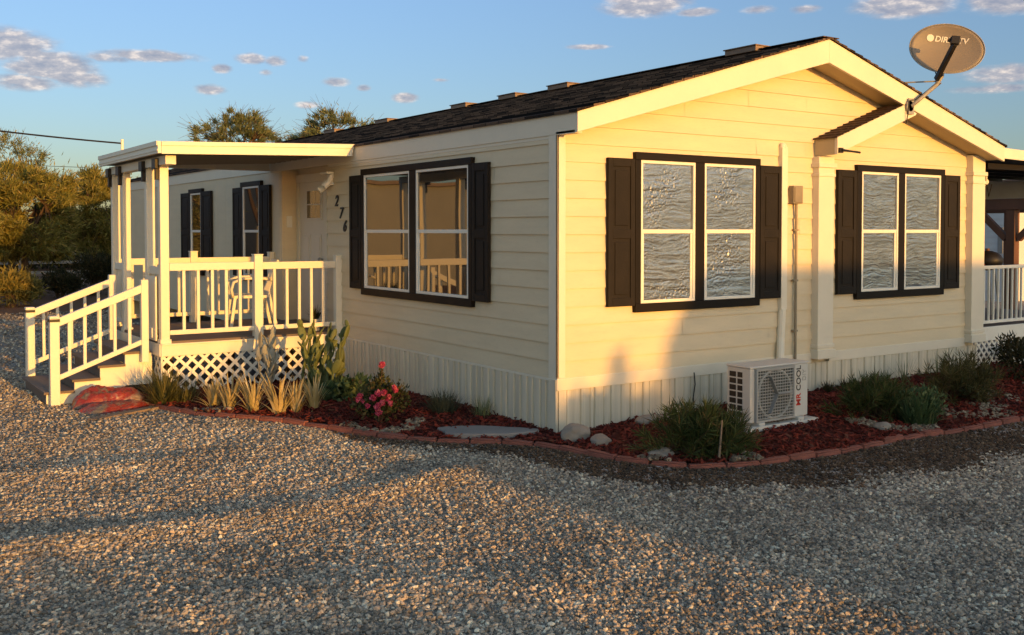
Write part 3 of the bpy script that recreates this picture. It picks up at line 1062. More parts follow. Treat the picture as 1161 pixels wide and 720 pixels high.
def vnoise(X, Y, r):
    """smooth random lattice noise"""
    nx, ny = int(X.max()) + 3, int(Y.max()) + 3
    T = r.uniform(-1, 1, (ny, nx))
    xi, yi = np.floor(X).astype(int), np.floor(Y).astype(int)
    fx, fy = X - xi, Y - yi
    fx, fy = fx * fx * (3 - 2 * fx), fy * fy * (3 - 2 * fy)
    return (T[yi, xi] * (1 - fx) + T[yi, xi + 1] * fx) * (1 - fy) + (T[yi + 1, xi] * (1 - fx) + T[yi + 1, xi + 1] * fx) * fy


def crinkle(a0, a1, z0, z1, parent, r):
    """crinkled foil sheet pressed behind the glass of the gable windows (plane y = const)"""
    xs = np.arange(a0, a1 + 1e-6, (a1 - a0) / max(2, round((a1 - a0) / 0.007)))
    zs = np.arange(z0, z1 + 1e-6, (z1 - z0) / max(2, round((z1 - z0) / 0.007)))
    X, Z = np.meshgrid(xs, zs)
    U, Vv = X - a0, Z - z0
    h = np.zeros(X.shape)
    warp = vnoise(U * 5, Vv * 5, r) * 0.03
    patch = vnoise(U * 2.2 + 0.3, Vv * 1.6 + 0.3, r) + 0.5 * vnoise(U * 5 + 0.3, Vv * 5 + 0.3, r)
    for fx, fz, amp in ((1.3, 1.9, 0.0085), (1.0, 16.0, 0.0012), (3.0, 46.0, 0.0010), (10.0, 66.0, 0.0009), (62.0, 70.0, 0.0024)):
        n_ = vnoise((U + 0.2 + warp) * fx, (Vv + 0.2 + warp) * fz, r)
        h += amp * (n_ if fx == 1.3 else (1 - 2 * np.abs(n_)) * (np.clip(0.25 + 1.3 * patch, 0.15, 1.2) if fx > 50 else 1.0))
    Yp = -0.031 - np.clip(h, -0.011, 0.011)
    V = np.stack([X, Yp, Z], -1).reshape(-1, 3)
    i = np.arange(X.size).reshape(X.shape)
    F = np.stack([i[:-1, :-1], i[:-1, 1:], i[1:, 1:], i[1:, :-1]], -1).reshape(-1, 4)
    return npmesh('pane', V, F, M_FOIL, parent, smooth=True)


def window(face, t0, t1, z0, z1, panes, glass, lower_side, rail_z=1.895, label=None):
    """t0..t1: outer edge of the dark trim; panes: list of (a0,a1); each pane is a single-hung unit"""
    zt, zb = z1 - 0.085, z0 + 0.085
    mb = MB()
    face.box(mb, t0, t1, -0.012, 0.045, z1 - 0.075, z1)
    face.box(mb, t0, t1, -0.012, 0.045, z0, z0 + 0.085)
    edges = [t0] + [v for p_ in panes for v in p_] + [t1]
    for i in range(0, len(edges), 2):
        face.box(mb, edges[i], edges[i + 1], -0.012, 0.040, z0 + 0.085, z1 - 0.075)
    w = mb.build('window', M_DARKTRIM, home, 0.004)
    if label:
        w['label'] = label
    for a0, a1 in panes:
        f = MB()
        e = 0.028
        zl, zh = z0 + 0.085, z1 - 0.075
        face.box(f, a0, a0 + e, 0.004, 0.034, zl, zh)
        face.box(f, a1 - e, a1, 0.004, 0.034, zl, zh)
        face.box(f, a0 + e, a1 - e, 0.004, 0.034, zl, zl + 0.03)
        face.box(f, a0 + e, a1 - e, 0.004, 0.034, zh - 0.03, zh)
        face.box(f, a0 + e, a1 - e, 0.006, 0.030, rail_z - 0.02, rail_z + 0.02)
        # the lower sash sits a little inside the frame
        face.box(f, a0 + e, a0 + e + 0.022, 0.006, 0.024, zl + 0.03, rail_z - 0.02)
        face.box(f, a1 - e - 0.03, a1 - e, 0.006, 0.024, zl + 0.03, rail_z - 0.02)
        f.build('frame', M_FRAMEWHITE, w, 0.003)
        if glass is M_FOIL:
            crinkle(a0 + e, a1 - e, rail_z + 0.02, zh - 0.03, w, rng)
            crinkle(a0 + e + 0.022, a1 - e - 0.03, zl + 0.03, rail_z - 0.02, w, rng)
            continue
        for q in ((a0 + e, a1 - e, 0.017, rail_z + 0.02, zh - 0.03), (a0 + e + 0.022, a1 - e - 0.03, 0.015, zl + 0.03, rail_z - 0.02)):
            g = MB()
            face.quad(g, *q)
            g.build('pane', glass, w)
    return w


def shutter(face, a0, a1, z0, z1):
    mb = MB()
    face.box(mb, a0, a1, 0.002, 0.030, z0, z1)
    s = 0.055
    zm = z0 + (z1 - z0) * 0.49
    for q0, q1 in ((z0, z0 + 0.08), (zm - 0.045, zm + 0.045), (z1 - 0.08, z1)):
        face.box(mb, a0 + s, a1 - s, 0.030, 0.042, q0, q1)
    face.box(mb, a0, a0 + s, 0.030, 0.042, z0, z1)
    face.box(mb, a1 - s, a1, 0.030, 0.042, z0, z1)
    for q0, q1 in ((z0 + 0.115, zm - 0.08), (zm + 0.08, z1 - 0.115)):
        face.box(mb, a0 + s + 0.03, a1 - s - 0.03, 0.030, 0.039, q0, q1)
    return mb.build('shutter', M_SHUTTER, home, 0.004)


def build_home():
    # --- gable wall
    def lim(z, a0, a1):
        top = 2.93 + 0 * z
        if z <= 2.93:
            return a0, a1
        return max(a0, (z - 2.93) / SLOPE), min(a1, 2 * RX - (z - 2.93) / SLOPE)
    mb = MB()
    lap(mb, 1, 0.0, -1, 0.075, W - 0.02, 0.543, 3.90, lim)
    mb.build('gable_wall', M_SIDE, home)
    # --- left wall, lap boards up to the recessed entry
    mb = MB()
    lap(mb, 0, 0.0, -1, 0.115, 5.108, 0.537, 2.79)
    mb.build('side_wall', M_SIDE, home)
    mb = MB()                                            # alcove: back and side walls
    mb.box(0.25, 0.30, 5.108, 6.742, 0.0, 2.80)
    mb.box(0.0, 0.25, 5.06, 5.108, 0.0, 2.80)
    mb.box(0.0, 0.25, 6.742, 6.80, 0.0, 2.80)
    mb.box(0.0, 0.30, 5.06, 6.80, 2.80, 2.84)
    mb.build('entry_recess', M_SIDE, home)
    mb = MB()                                            # smooth grooved panels beyond the entry
    y = 6.80
    while y < LEN:
        mb.box(-0.006, 0.05, y, min(y + 0.403, LEN), 0.40, 2.779)
        y += 0.406
    mb.build('side_wall', M_SIDE, home, 0.003)
    mb = MB()                                            # frieze band below the eave
    mb.box(-0.012, 0.03, 0.10, 5.05, 2.745, 2.80)
    mb.box(-0.016, 0.03, 5.05, LEN, 2.784, 2.82)
    mb.build_each('frieze', M_TRIM, home, 0.003)
    # body behind the skins
    mb = MB()
    mb.prism([(0.06, 0.3), (W - 0.06, 0.3), (W - 0.06, 2.90), (RX, 3.86), (0.06, 2.90)], 1, 0.04, 5.0)
    mb.prism([(0.36, 0.3), (W - 0.06, 0.3), (W - 0.06, 2.90), (RX, 3.86), (0.36, 2.90)], 1, 5.0, LEN - 0.04)
    mb.box(W - 0.06, W, 0.04, LEN, -0.1, 2.90)
    mb.box(0.0, W, LEN - 0.04, LEN, -0.1, 2.90)
    mb.build('wall', M_SIDE, home)
    # --- corner trim
    mb = MB()
    mb.box(-0.020, 0.0, -0.022, 0.115, 0.533, 2.776)
    mb.box(-0.020, 0.075, -0.022, 0.0, 0.543, 2.776)
    mb.build_each('corner_trim', M_TRIM, home, 0.004)
    # --- belly band on the gable
    mb = MB()
    mb.box(-0.022, 3.50, -0.026, 0.0, 0.430, 0.543)
    mb.box(3.80, 6.46, -0.026, 0.0, 0.430, 0.543)
    mb.build_each('belly_band', M_TRIM, home, 0.004)
    mb = MB()
    mb.box(-0.024, 0.0, 0.0, 4.62, 0.512, 0.535)
    mb.build('belly_band', M_TRIM, home, 0.003)
    # --- skirting
    r = random.Random(3)
    mb = MB()
    rib_sheet(mb, 0, 0.0, -1, 0.03, 4.66, -0.20, 0.515, [0.085, 0.04, 0.065, 0.03], 0.024, r)
    mb.box(-0.03, 0.0, -0.012, 0.05, -0.2, 0.53)
    mb.build('skirting', M_SKIRT, home)
    mb = MB()
    rib_sheet(mb, 1, 0.0, -1, 0.0, W, -0.2, 0.432, [0.10, 0.14, 0.12, 0.06, 0.11], 0.016, r)
    mb.build('skirting', M_SKIRT, home)
    # --- main roof
    mb = MB()
    nC = 25
    for side in (0, 1):
        for k in range(nC):
            xa, xb = RX * k / nC, RX * (k + 1) / nC
            za, zb = 2.978 + SLOPE * xa, 2.978 + SLOPE * xb
            if k == 0:
                xa -= 0.045
                za -= 0.045 * SLOPE
            X0, X1 = (xa, xb) if side == 0 else (2 * RX - xa, 2 * RX - xb)
            th = 0.016
            y0, y1 = -0.345, LEN + 0.2
            mb.add([(X0, y0, za + th), (X0, y1, za + th), (X1, y1, zb + 0.003), (X1, y0, zb + 0.003), (X0, y0, za - 0.012), (X0, y1, za - 0.012), (X1, y0, zb - 0.012), (X1, y1, zb - 0.012)],
                   [(0, 1, 2, 3), (4, 5, 1, 0), (4, 0, 3, 6), (5, 7, 2, 1)])
    mb.box(RX - 0.13, RX + 0.13, -0.348, LEN + 0.2, 3.963, 3.972)
    roof = mb.build('roof', M_SHINGLE, home)
    # ridge vents
    for yv, hw in ((0.80, 0.24), (4.32, 0.24), (5.63, 0.24), (7.08, 0.24), (9.9, 0.26), (12.3, 0.28)):
        v = MB()
        v.box(RX - 0.17, RX + 0.17, yv - hw, yv + hw, 3.945, 4.005)
        v.box(RX - 0.19, RX + 0.19, yv - hw - 0.015, yv + hw + 0.015, 4.005, 4.018)
        v.build('roof_vent', M_VENT, roof, 0.006)
    # --- rake fascia (front) and eave fascia (left)
    mb = MB()
    yb, yf = -0.285, -0.325
    mb.prism([(-0.022, 2.776), (-0.022, 2.966), (RX, 3.951), (RX, 3.702)], 1, yf, yb)
    mb.prism([(2 * RX + 0.022, 2.966), (2 * RX + 0.022, 2.776), (RX, 3.702), (RX, 3.951)], 1, yf, yb)
    mb.build_each('rake_fascia', M_TRIM, home, 0.005)
    mb = MB()
    mb.box(-0.022, 0.0, yb, LEN, 2.776, 2.962)
    mb.build('eave_fascia', M_TRIM, home, 0.004)
    mb = MB()
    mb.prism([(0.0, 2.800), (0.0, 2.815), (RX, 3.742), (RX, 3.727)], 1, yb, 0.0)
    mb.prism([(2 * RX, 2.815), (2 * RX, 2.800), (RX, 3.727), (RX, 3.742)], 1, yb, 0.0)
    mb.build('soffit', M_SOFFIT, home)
    mb = MB()                                            # boxed end at the corner
    mb.box(-0.022, 0.06, yb, -0.002, 2.774, 2.80)
    mb.build('soffit', M_TRIM, home)
    # --- little gable over the right bay
    mb = MB()
    s2 = 0.365
    x0, z0 = 3.535, 2.73
    xe = 4.95
    mb.prism([(x0, z0), (x0, z0 + 0.185), (4.70, z0 + 0.185 + s2 * (4.70 - x0)), (4.735, 3.336), (xe, 3.262), (xe - 0.02, z0 + s2 * (xe - 0.02 - x0))], 1, -0.322, -0.283)
    mb.build('rake_fascia', M_TRIM, home, 0.004)
    mb = MB()
    mb.box(x0, x0 + 0.02, -0.283, -0.002, z0, z0 + 0.178)
    mb.prism([(x0 + 0.02, z0 + 0.01), (x0 + 0.02, z0 + 0.03), (4.95, z0 + 0.03 + s2 * (4.95 - x0 - 0.02)), (4.95, z0 + 0.01 + s2 * (4.95 - x0 - 0.02))], 1, -0.283, -0.002)
    mb.build('soffit', M_SOFFIT, home)
    mb = MB()
    n = 12
    for k in range(n):
        xa, xb = x0 - 0.03 + (4.74 - x0 + 0.03) * k / n, x0 - 0.03 + (4.74 - x0 + 0.03) * (k + 1) / n
        za, zb = z0 + 0.186 + s2 * (xa - x0), z0 + 0.186 + s2 * (xb - x0)
        mb.add([(xa, -0.34, za + 0.018), (xa, -0.015, za + 0.018), (xb, -0.015, zb + 0.002), (xb, -0.34, zb + 0.002), (xa, -0.34, za), (xa, -0.015, za)], [(0, 3, 2, 1), (4, 0, 1, 5)])
    mb.build('bay_roof', M_SHINGLE2, home)
    mb = MB()                                            # dark iron bracket on the bay fascia
    mb.box(3.545, 3.60, -0.350, -0.326, 2.745, 2.80)
    mb.tube([(3.57, -0.35, 2.775), (3.70, -0.375, 2.765), (3.84, -0.38, 2.758)], [0.016, 0.011, 0.012], 8)
    mb.build('bracket', M_BLACK, home)
    # --- pilasters
    for a0, a1, ztop in ((3.51, 3.77, 2.72), (6.47, 6.745, 2.86)):
        p_ = MB()
        p_.box(a0, a1, -0.10, 0.0, 0.56, ztop)
        for zz, e, hgt in ((0.48, 0.022, 0.10), (0.60, 0.012, 0.04), (2.50, 0.012, 0.035), (2.60, 0.022, 0.05)):
            p_.box(a0 - e, a1 + e, -0.10 - e, 0.0, zz, zz + hgt)
        p_.build('pilaster', M_TRIM, home, 0.005)
    # --- windows
    window(FG, 0.895, 2.626, 1.113, 2.659, [(0.965, 1.690), (1.815, 2.560)], M_FOIL, 1)
    window(FG, 4.237, 5.937, 1.113, 2.659, [(4.325, 5.015), (5.135, 5.865)], M_FOIL, 1)
    window(FL, 1.409, 3.997, 1.113, 2.659, [(1.475, 2.600), (2.750, 3.925)], M_GLASS, 1)
    window(FL, 7.474, 8.376, 1.113, 2.669, [(7.56, 8.29)], M_GLASS, 1)
    window(FL, 10.368, 11.145, 1.113, 2.650, [(10.45, 11.06)], M_GLASS, 1)
    for f, a0, a1 in ((FG, 0.557, 0.888), (FG, 2.633, 2.968), (FG, 3.90, 4.230), (FG, 5.944, 6.270), (FL, 1.098, 1.402), (FL, 4.004, 4.330),
                      (FL, 7.11, 7.467), (FL, 8.383, 8.754), (FL, 9.881, 10.361), (FL, 11.152, 11.637)):
        shutter(f, a0, a1, 1.180, 2.592)
    # --- entry door in the recess
    FD = Face('L', 0.25)
    mb = MB()
    FD.box(mb, 6.645, 6.735, 0.0, 0.03, 0.62, 2.70)
    FD.box(mb, 5.645, 5.735, 0.0, 0.03, 0.62, 2.70)
    FD.box(mb, 5.60, 6.740, 0.0, 0.035, 2.60, 2.72)
    mb.build_each('door_casing', M_TRIM, home, 0.005)
    mb = MB()
    FD.box(mb, 5.74, 6.64, 0.0, 0.012, 0.62, 2.60)
    for a0, a1, b0, b1 in ((5.86, 6.13, 0.80, 1.85), (6.25, 6.52, 0.80, 1.85)):
        FD.box(mb, a0, a1, 0.012, 0.022, b0, b1)
        FD.box(mb, a0 + 0.04, a1 - 0.04, 0.022, 0.030, b0 + 0.04, b1 - 0.04)
    FD.box(mb, 5.83, 6.37, 0.012, 0.028, 2.06, 2.49)
    door = mb.build('door', M_DOOR, home, 0.004)
    g = MB()
    for i in range(3):
        for j in range(2):
            FD.quad(g, 5.86 + i * 0.163, 6.01 + i * 0.163, 0.030, 2.085 + j * 0.20, 2.27 + j * 0.20)
    g.build('pane', M_GLASS, door)
    g = MB()
    g.ellipsoid((0.19, 5.82, 1.50), (0.03, 0.03, 0.03))
    g.tube([(0.24, 5.82, 1.50), (0.20, 5.82, 1.50)], 0.012)
    g.build('handle', M_GREY, door)
    # --- porch lamp with two spot heads
    mb = MB()
    mb.box(-0.05, 0.0, 4.90, 5.02, 2.50, 2.66)
    mb.box(-0.12, -0.02, 4.86, 5.09, 2.645, 2.675)
    lamp = mb.build('porch_lamp', M_FRAMEWHITE, home, 0.006)
    for a, z in ((5.06, 2.45), (4.90, 2.50)):
        g = MB()
        g.tube([(-0.05, a - 0.02, z + 0.12), (-0.08, a, z + 0.03), (-0.14, a + 0.02, z - 0.02)], [0.025, 0.042, 0.048], 12)
        g.build('lamp_head', M_FRAMEWHITE, lamp, smooth=False)
    # --- house number, one digit below the other
    for d, a, z in (('2', 4.79, 2.285), ('7', 4.655, 2.125), ('6', 4.545, 1.955)):
        mtx = Matrix.Translation((-0.020, a, z)) @ Matrix(((0, 0, -1, 0), (-1, 0, 0, 0), (0, 1, 0, 0), (0, 0, 0, 1)))
        text_mesh(d, 0.20, 'house_number', M_BLACK, home, mtx, 0.006, 0.25, 0.003)
    # --- line-set cover, meter box and conduit on the gable
    mb = MB()
    mb.box(2.955, 3.045, -0.065, 0.0, 1.05, 2.80)
    mb.ellipsoid((3.0, -0.033, 2.80), (0.047, 0.034, 0.05))
    mb.tube([(3.0, -0.034, 1.06), (2.975, -0.04, 0.75), (2.90, -0.10, 0.42)], 0.042, 10)
    mb.build('pipe_cover', M_WHITE, home, 0.008)
    mb = MB()
    mb.box(3.115, 3.265, -0.085, -0.012, 2.195, 2.390)
    mb.box(3.128, 3.252, -0.095, -0.085, 2.21, 2.375)
    mb.tube([(3.205, -0.045, 2.20), (3.205, -0.045, 0.50)], 0.016, 8)
    for zz in (1.9, 1.35, 0.8):
        mb.box(3.17, 3.24, -0.052, -0.010, zz, zz + 0.02)
    mb.build('electric_box', M_BOX, home, 0.004)
    # --- small door-bell on the recess side wall
    mb = MB()
    mb.box(0.07, 0.15, 6.715, 6.742, 1.95, 2.12)
    mb.build('doorbell', M_FRAMEWHITE, home, 0.004)
    # thin cable hanging on the gable skirting
    mb = MB()
    mb.tube([(1.70, -0.03, 0.47), (1.71, -0.035, 0.35), (1.685, -0.035, 0.22), (1.70, -0.04, 0.05)], 0.006, 6)
    mb.build('cable', M_BLACK, home)


def mat_shingle2():
    m, nt = newmat('bay_shingles')
    tc = nt.n('ShaderNodeTexCoord').outputs['Object']
    n = nt.n('ShaderNodeTexNoise', {'Vector': tc, 'Scale': 14.0, 'Detail': 5.0, 'Roughness': 0.7}).outputs['Fac']
    c = nt.ramp(n, [(0.3, (0.045, 0.026, 0.016)), (0.7, (0.14, 0.085, 0.052))])
    finish(nt, **{'Base Color': c, 'Roughness': 0.95, 'Specular IOR Level': 0.2})
    return m


M_SHINGLE2 = mat_shingle2()
build_home()


# ------------------------------------------------------------------ front porch
def baluster_rail(name, a, b, z_bot, z_top, n, parent, mat=None, w=0.036):
    """one railing bay between points a and b (xy), with rails and balusters; z values at both ends"""
    mat = mat or M_WHITE
    a, b = Vector((a[0], a[1], 0)), Vector((b[0], b[1], 0))
    (zb0, zb1), (zt0, zt1) = z_bot, z_top
    r_ = bpy.data.objects.new(name, None)
    COL.objects.link(r_)
    r_.parent = parent
    mb = MB()
    mb.beam(a + Vector((0, 0, zt0 - 0.045)), b + Vector((0, 0, zt1 - 0.045)), 0.062, 0.09)
    mb.beam(a + Vector((0, 0, zb0)), b + Vector((0, 0, zb1)), 0.045, 0.055)
    mb.build_each('rail', mat, r_, 0.005)
    for k in range(n):
        t = (k + 1) / (n + 1)
        p_ = a.lerp(b, t)
        g = MB()
        zl = zb0 + (zb1 - zb0) * t + 0.02
        zh = zt0 + (zt1 - zt0) * t - 0.085
        g.box(p_.x - w / 2, p_.x + w / 2, p_.y - w / 2, p_.y + w / 2, zl, zh)
        g.build('baluster', mat, r_, 0.003)
    return r_


def lattice(name, axis, fixed, a0, a1, z0, z1, parent, pitch=0.105, w=0.036):
    """two crossed layers of diagonal slats clipped to a rectangle"""
    mb = MB()
    H = z1 - z0
    for layer, sg in ((0, 1), (1, -1)):
        o0 = fixed - 0.004 - 0.008 * layer
        k = a0 - H - 0.2
        hw = w / 2 * 1.414
        while k < a1 + H + 0.2:
            # centre line a = k + sg*(z-z0)  (sg=1)   or   a = k + H - (z-z0)
            def at(z, off):
                return (k + (z - z0) if sg == 1 else k + H - (z - z0)) + off
            poly = [(at(z0, -hw), z0), (at(z0, hw), z0), (at(z1, hw), z1), (at(z1, -hw), z1)]
            poly = clip_rect(poly, a0, a1)
            if len(poly) >= 3:
                if axis == 1:
                    mb.prism(poly, 1, o0, o0 + 0.007)
                else:
                    mb.prism(poly, 0, o0, o0 + 0.007)
            k += pitch * 1.414
    o = mb.build(name, M_LATTICE, parent)
    return o


def clip_rect(poly, a0, a1):
    def clip(poly, f, inter):
        out = []
        for i in range(len(poly)):
            p, q = poly[i], poly[(i + 1) % len(poly)]
            if f(p):
                out.append(p)
            if f(p) != f(q):
                out.append(inter(p, q))
        return out
    def at(v):
        def g(p, q):
            t = (v - p[0]) / (q[0] - p[0])
            return (v, p[1] + t * (q[1] - p[1]))
        return g
    poly = clip(poly, lambda p: p[0] >= a0, at(a0))
    if poly:
        poly = clip(poly, lambda p: p[0] <= a1, at(a1))
    return poly


porch = thing('front_porch', 'white railed entry porch with lattice skirt, side stairs and flat awning', 'porch', (0, 0, 0))


def build_porch():
    YF, YB, XL = 4.67, 7.12, -2.30
    DZ = 0.60
    mb = MB()
    y = YF + 0.005
    k = 0
    while y < YB:
        y2 = min(y + 0.138, YB)
        mb.box(XL, 0.24 if y > 5.12 and y2 < 6.74 else -0.03, y, y2, DZ - 0.03, DZ)
        y += 0.143
    mb.build('deck_floor', M_DECK, porch, 0.003)
    mb = MB()                                           # rim boards
    mb.box(XL - 0.01, -0.03, YF - 0.025, YF, 0.425, 0.57)
    mb.box(XL - 0.012, -0.03, YF - 0.04, YF + 0.004, 0.555, 0.575)
    mb.box(XL - 0.025, XL, YF, YB, 0.425, 0.57)
    mb.box(XL, -0.03, YB, YB + 0.025, 0.425, 0.57)
    mb.build('rim_board', M_WHITE, porch, 0.004)
    lattice('lattice_panel', 1, YF + 0.004, XL + 0.01, -0.10, -0.12, 0.425, porch)
    lattice('lattice_panel', 0, XL + 0.012, YF, 5.0, -0.14, 0.425, porch)
    mb = MB()                                           # edge battens of the lattice
    mb.box(-0.10, -0.02, YF - 0.02, YF + 0.02, -0.14, 0.43)
    mb.box(XL - 0.012, XL + 0.012, YF - 0.012, YF + 0.012, -0.14, 0.43)
    mb.build_each('lattice_batten', M_WHITE, porch, 0.003)
    mb = MB()                                           # dark framing below the deck
    for yy in (YF + 0.25, 5.8, 7.0):
        mb.box(XL + 0.15, -0.1, yy, yy + 0.05, 0.40, 0.56)
    for xx in (-2.0, -1.2, -0.4):
        mb.box(xx, xx + 0.09, 5.6, 5.69, -0.15, 0.40)
    mb.build_each('deck_frame', M_BARK, porch)
    # posts and their dark caps under the beam
    for yy in (4.67, 5.27, 6.45, 7.02):
        mb = MB()
        mb.box(-2.302, -2.202, yy, yy + 0.10, 0.573, 2.662)
        for zz, e, h in ((0.573, 0.014, 0.05), (1.44, 0.0, 0.0)):
            if h:
                mb.box(-2.302 - e, -2.202 + e, yy - e, yy + 0.10 + e, zz, zz + h)
        post = mb.build('post', M_WHITE, porch, 0.004)
        g = MB()
        g.box(-2.365, -2.322, yy - 0.03, yy + 0.12, 2.625, 2.745)
        g.box(-2.345, -2.306, yy + 0.02, yy + 0.08, 2.50, 2.66)
        for q in (0.0, 0.1):
            g.tube([(-2.336, yy + q, 2.70), (-2.352, yy + q, 2.70)], 0.012, 6)
        g.build('bracket', M_BLACK, post, 0.003)
    # beam carried by the posts
    mb = MB()
    mb.box(-2.32, -2.20, 4.36, 7.14, 2.662, 2.765)
    mb.build('beam', M_TRIM, porch, 0.004)
    # awning: pan roof falling a little outwards
    z_in, z_out = 2.985, 2.905
    def zt(x):
        return z_in + (z_out - z_in) * (x / -2.40)
    mb = MB()
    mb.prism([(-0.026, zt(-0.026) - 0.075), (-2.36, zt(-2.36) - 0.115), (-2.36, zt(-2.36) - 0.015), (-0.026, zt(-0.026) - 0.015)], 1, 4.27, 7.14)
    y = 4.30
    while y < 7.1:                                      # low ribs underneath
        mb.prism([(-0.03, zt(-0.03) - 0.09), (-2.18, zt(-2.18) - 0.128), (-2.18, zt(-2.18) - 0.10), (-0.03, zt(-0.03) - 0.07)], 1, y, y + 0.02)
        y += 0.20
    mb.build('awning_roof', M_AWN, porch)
    mb = MB()                                           # front fascia with stepped profile, mitred at the wall
    mb.prism([(-0.060, zt(0) - 0.145), (-2.40, zt(-2.4) - 0.135), (-2.40, zt(-2.4)), (-0.026, zt(0))], 1, 4.225, 4.255)
    mb.prism([(-0.045, zt(0) - 0.05), (-2.40, zt(-2.4) - 0.045), (-2.40, zt(-2.4) + 0.003), (-0.026, zt(0) + 0.003)], 1, 4.213, 4.225)
    mb.prism([(-0.056, zt(0) - 0.148), (-2.40, zt(-2.4) - 0.138), (-2.40, zt(-2.4) - 0.122), (-0.055, zt(0) - 0.13)], 1, 4.217, 4.225)
    mb.build('awning_fascia', M_WHITE, porch, 0.003)
    mb = MB()                                           # gutter along the outer side
    mb.box(-2.44, -2.402, 4.225, 7.16, 2.775, 2.91)
    mb.box(-2.455, -2.44, 4.228, 7.157, 2.86, 2.913)
    mb.box(-2.448, -2.44, 4.228, 7.157, 2.80, 2.82)
    mb.box(-2.40, -0.03, 7.14, 7.17, 2.79, 2.93)
    mb.build('gutter', M_WHITE, porch, 0.003)
    # railings: front (two bays), between the first two posts, far side, and posts
    baluster_rail('railing', (-2.20, 4.70), (-1.176, 4.70), (0.70, 0.70), (1.52, 1.52), 5, porch)
    baluster_rail('railing', (-1.07, 4.70), (-0.09, 4.70), (0.70, 0.70), (1.515, 1.515), 5, porch)
    baluster_rail('railing', (-2.252, 4.77), (-2.252, 5.27), (0.70, 0.70), (1.47, 1.47), 4, porch)
    baluster_rail('railing', (-2.252, 6.55), (-2.252, 7.02), (0.70, 0.70), (1.47, 1.47), 3, porch)
    baluster_rail('railing', (-2.20, 7.07), (-1.25, 7.07), (0.72, 0.72), (1.52, 1.52), 5, porch)
    baluster_rail('railing', (-1.15, 7.07), (-0.09, 7.07), (0.72, 0.72), (1.52, 1.52), 6, porch)
    for x0, x1, y0, y1, zt_ in ((-1.176, -1.07, 4.645, 4.75, 1.60), (-0.09, -0.003, 4.655, 4.745, 1.575), (-1.25, -1.15, 7.02, 7.12, 1.60), (-0.09, -0.01, 7.02, 7.11, 1.575)):
        mb = MB()
        mb.box(x0, x1, y0, y1, 0.574, zt_)
        mb.box(x0 - 0.006, x1 + 0.004, y0 - 0.006, y1 + 0.006, zt_, zt_ + 0.015)
        mb.build('rail_post', M_WHITE, porch, 0.004)
    # solid end panel and little step light beside the stairs
    mb = MB()
    mb.box(-2.335, -2.316, 4.79, 5.255, 0.60, 1.36)
    mb.build('side_panel', M_WHITE, porch, 0.004)
    mb = MB()
    mb.box(-2.352, -2.335, 4.90, 5.02, 0.63, 0.75)
    mb.build('step_light', M_FRAMEWHITE, porch, 0.006)
    # stairs
    st = bpy.data.objects.new('stairs', None)
    COL.objects.link(st)
    st.parent = porch
    Y0, Y1 = 4.98, 6.46
    xs = [-3.50, -3.20, -2.92, -2.64, -2.33]
    tops = [0.075, 0.195, 0.335, 0.475]
    for i, zt_ in enumerate(tops):
        mb = MB()
        mb.box(xs[i] - 0.03, xs[i + 1] + (0.0 if i < 3 else -0.03), Y0 - 0.03, Y1 + 0.03, zt_ - 0.03, zt_)
        mb.build('tread', M_DECK, st, 0.004)
        mb = MB()
        mb.box(xs[i], xs[i + 1], Y0, Y0 + 0.03, -0.15 if i < 2 else tops[i - 2] - 0.12, zt_ - 0.03)
        mb.box(xs[i], xs[i + 1], Y1 - 0.03, Y1, -0.15 if i < 2 else tops[i - 2] - 0.12, zt_ - 0.03)
        mb.build_each('stringer', M_WHITE, st, 0.003)
        mb = MB()
        mb.box(xs[i], xs[i] + 0.02, Y0 + 0.03, Y1 - 0.03, (tops[i - 1] if i else -0.15), zt_ - 0.03)
        mb.build('riser', M_DECK, st)
    # handrails with lower newels
    for yy in (4.90, 6.52):
        rail = baluster_rail('handrail', (-3.43, yy), (-2.44, yy), (0.22, 0.60), (0.895, 1.275), 5, porch, w=0.034)
        mb = MB()
        mb.box(-3.475, -3.375, yy - 0.05, yy + 0.05, -0.10, 0.875)
        nw = mb.build('newel', M_WHITE, porch, 0.004)
        mb = MB()
        mb.box(-3.480, -3.370, yy - 0.055, yy + 0.055, 0.875, 0.905)
        mb.build('cap_band', M_BLACK, nw)
        mb = MB()
        mb.box(-3.478, -3.372, yy - 0.053, yy + 0.053, 0.905, 0.918)
        mb.prism([(-3.478, yy - 0.053), (-3.372, yy - 0.053), (-3.372, yy + 0.053), (-3.478, yy + 0.053)], 2, 0.918, 0.94)
        mb.build('cap', M_WHITE, nw, 0.006)
        mb = MB()
        mb.box(-2.475, -2.395, yy - 0.04, yy + 0.04, 0.35, 1.325)
        mb.build('newel', M_WHITE, porch, 0.004)


build_porch()


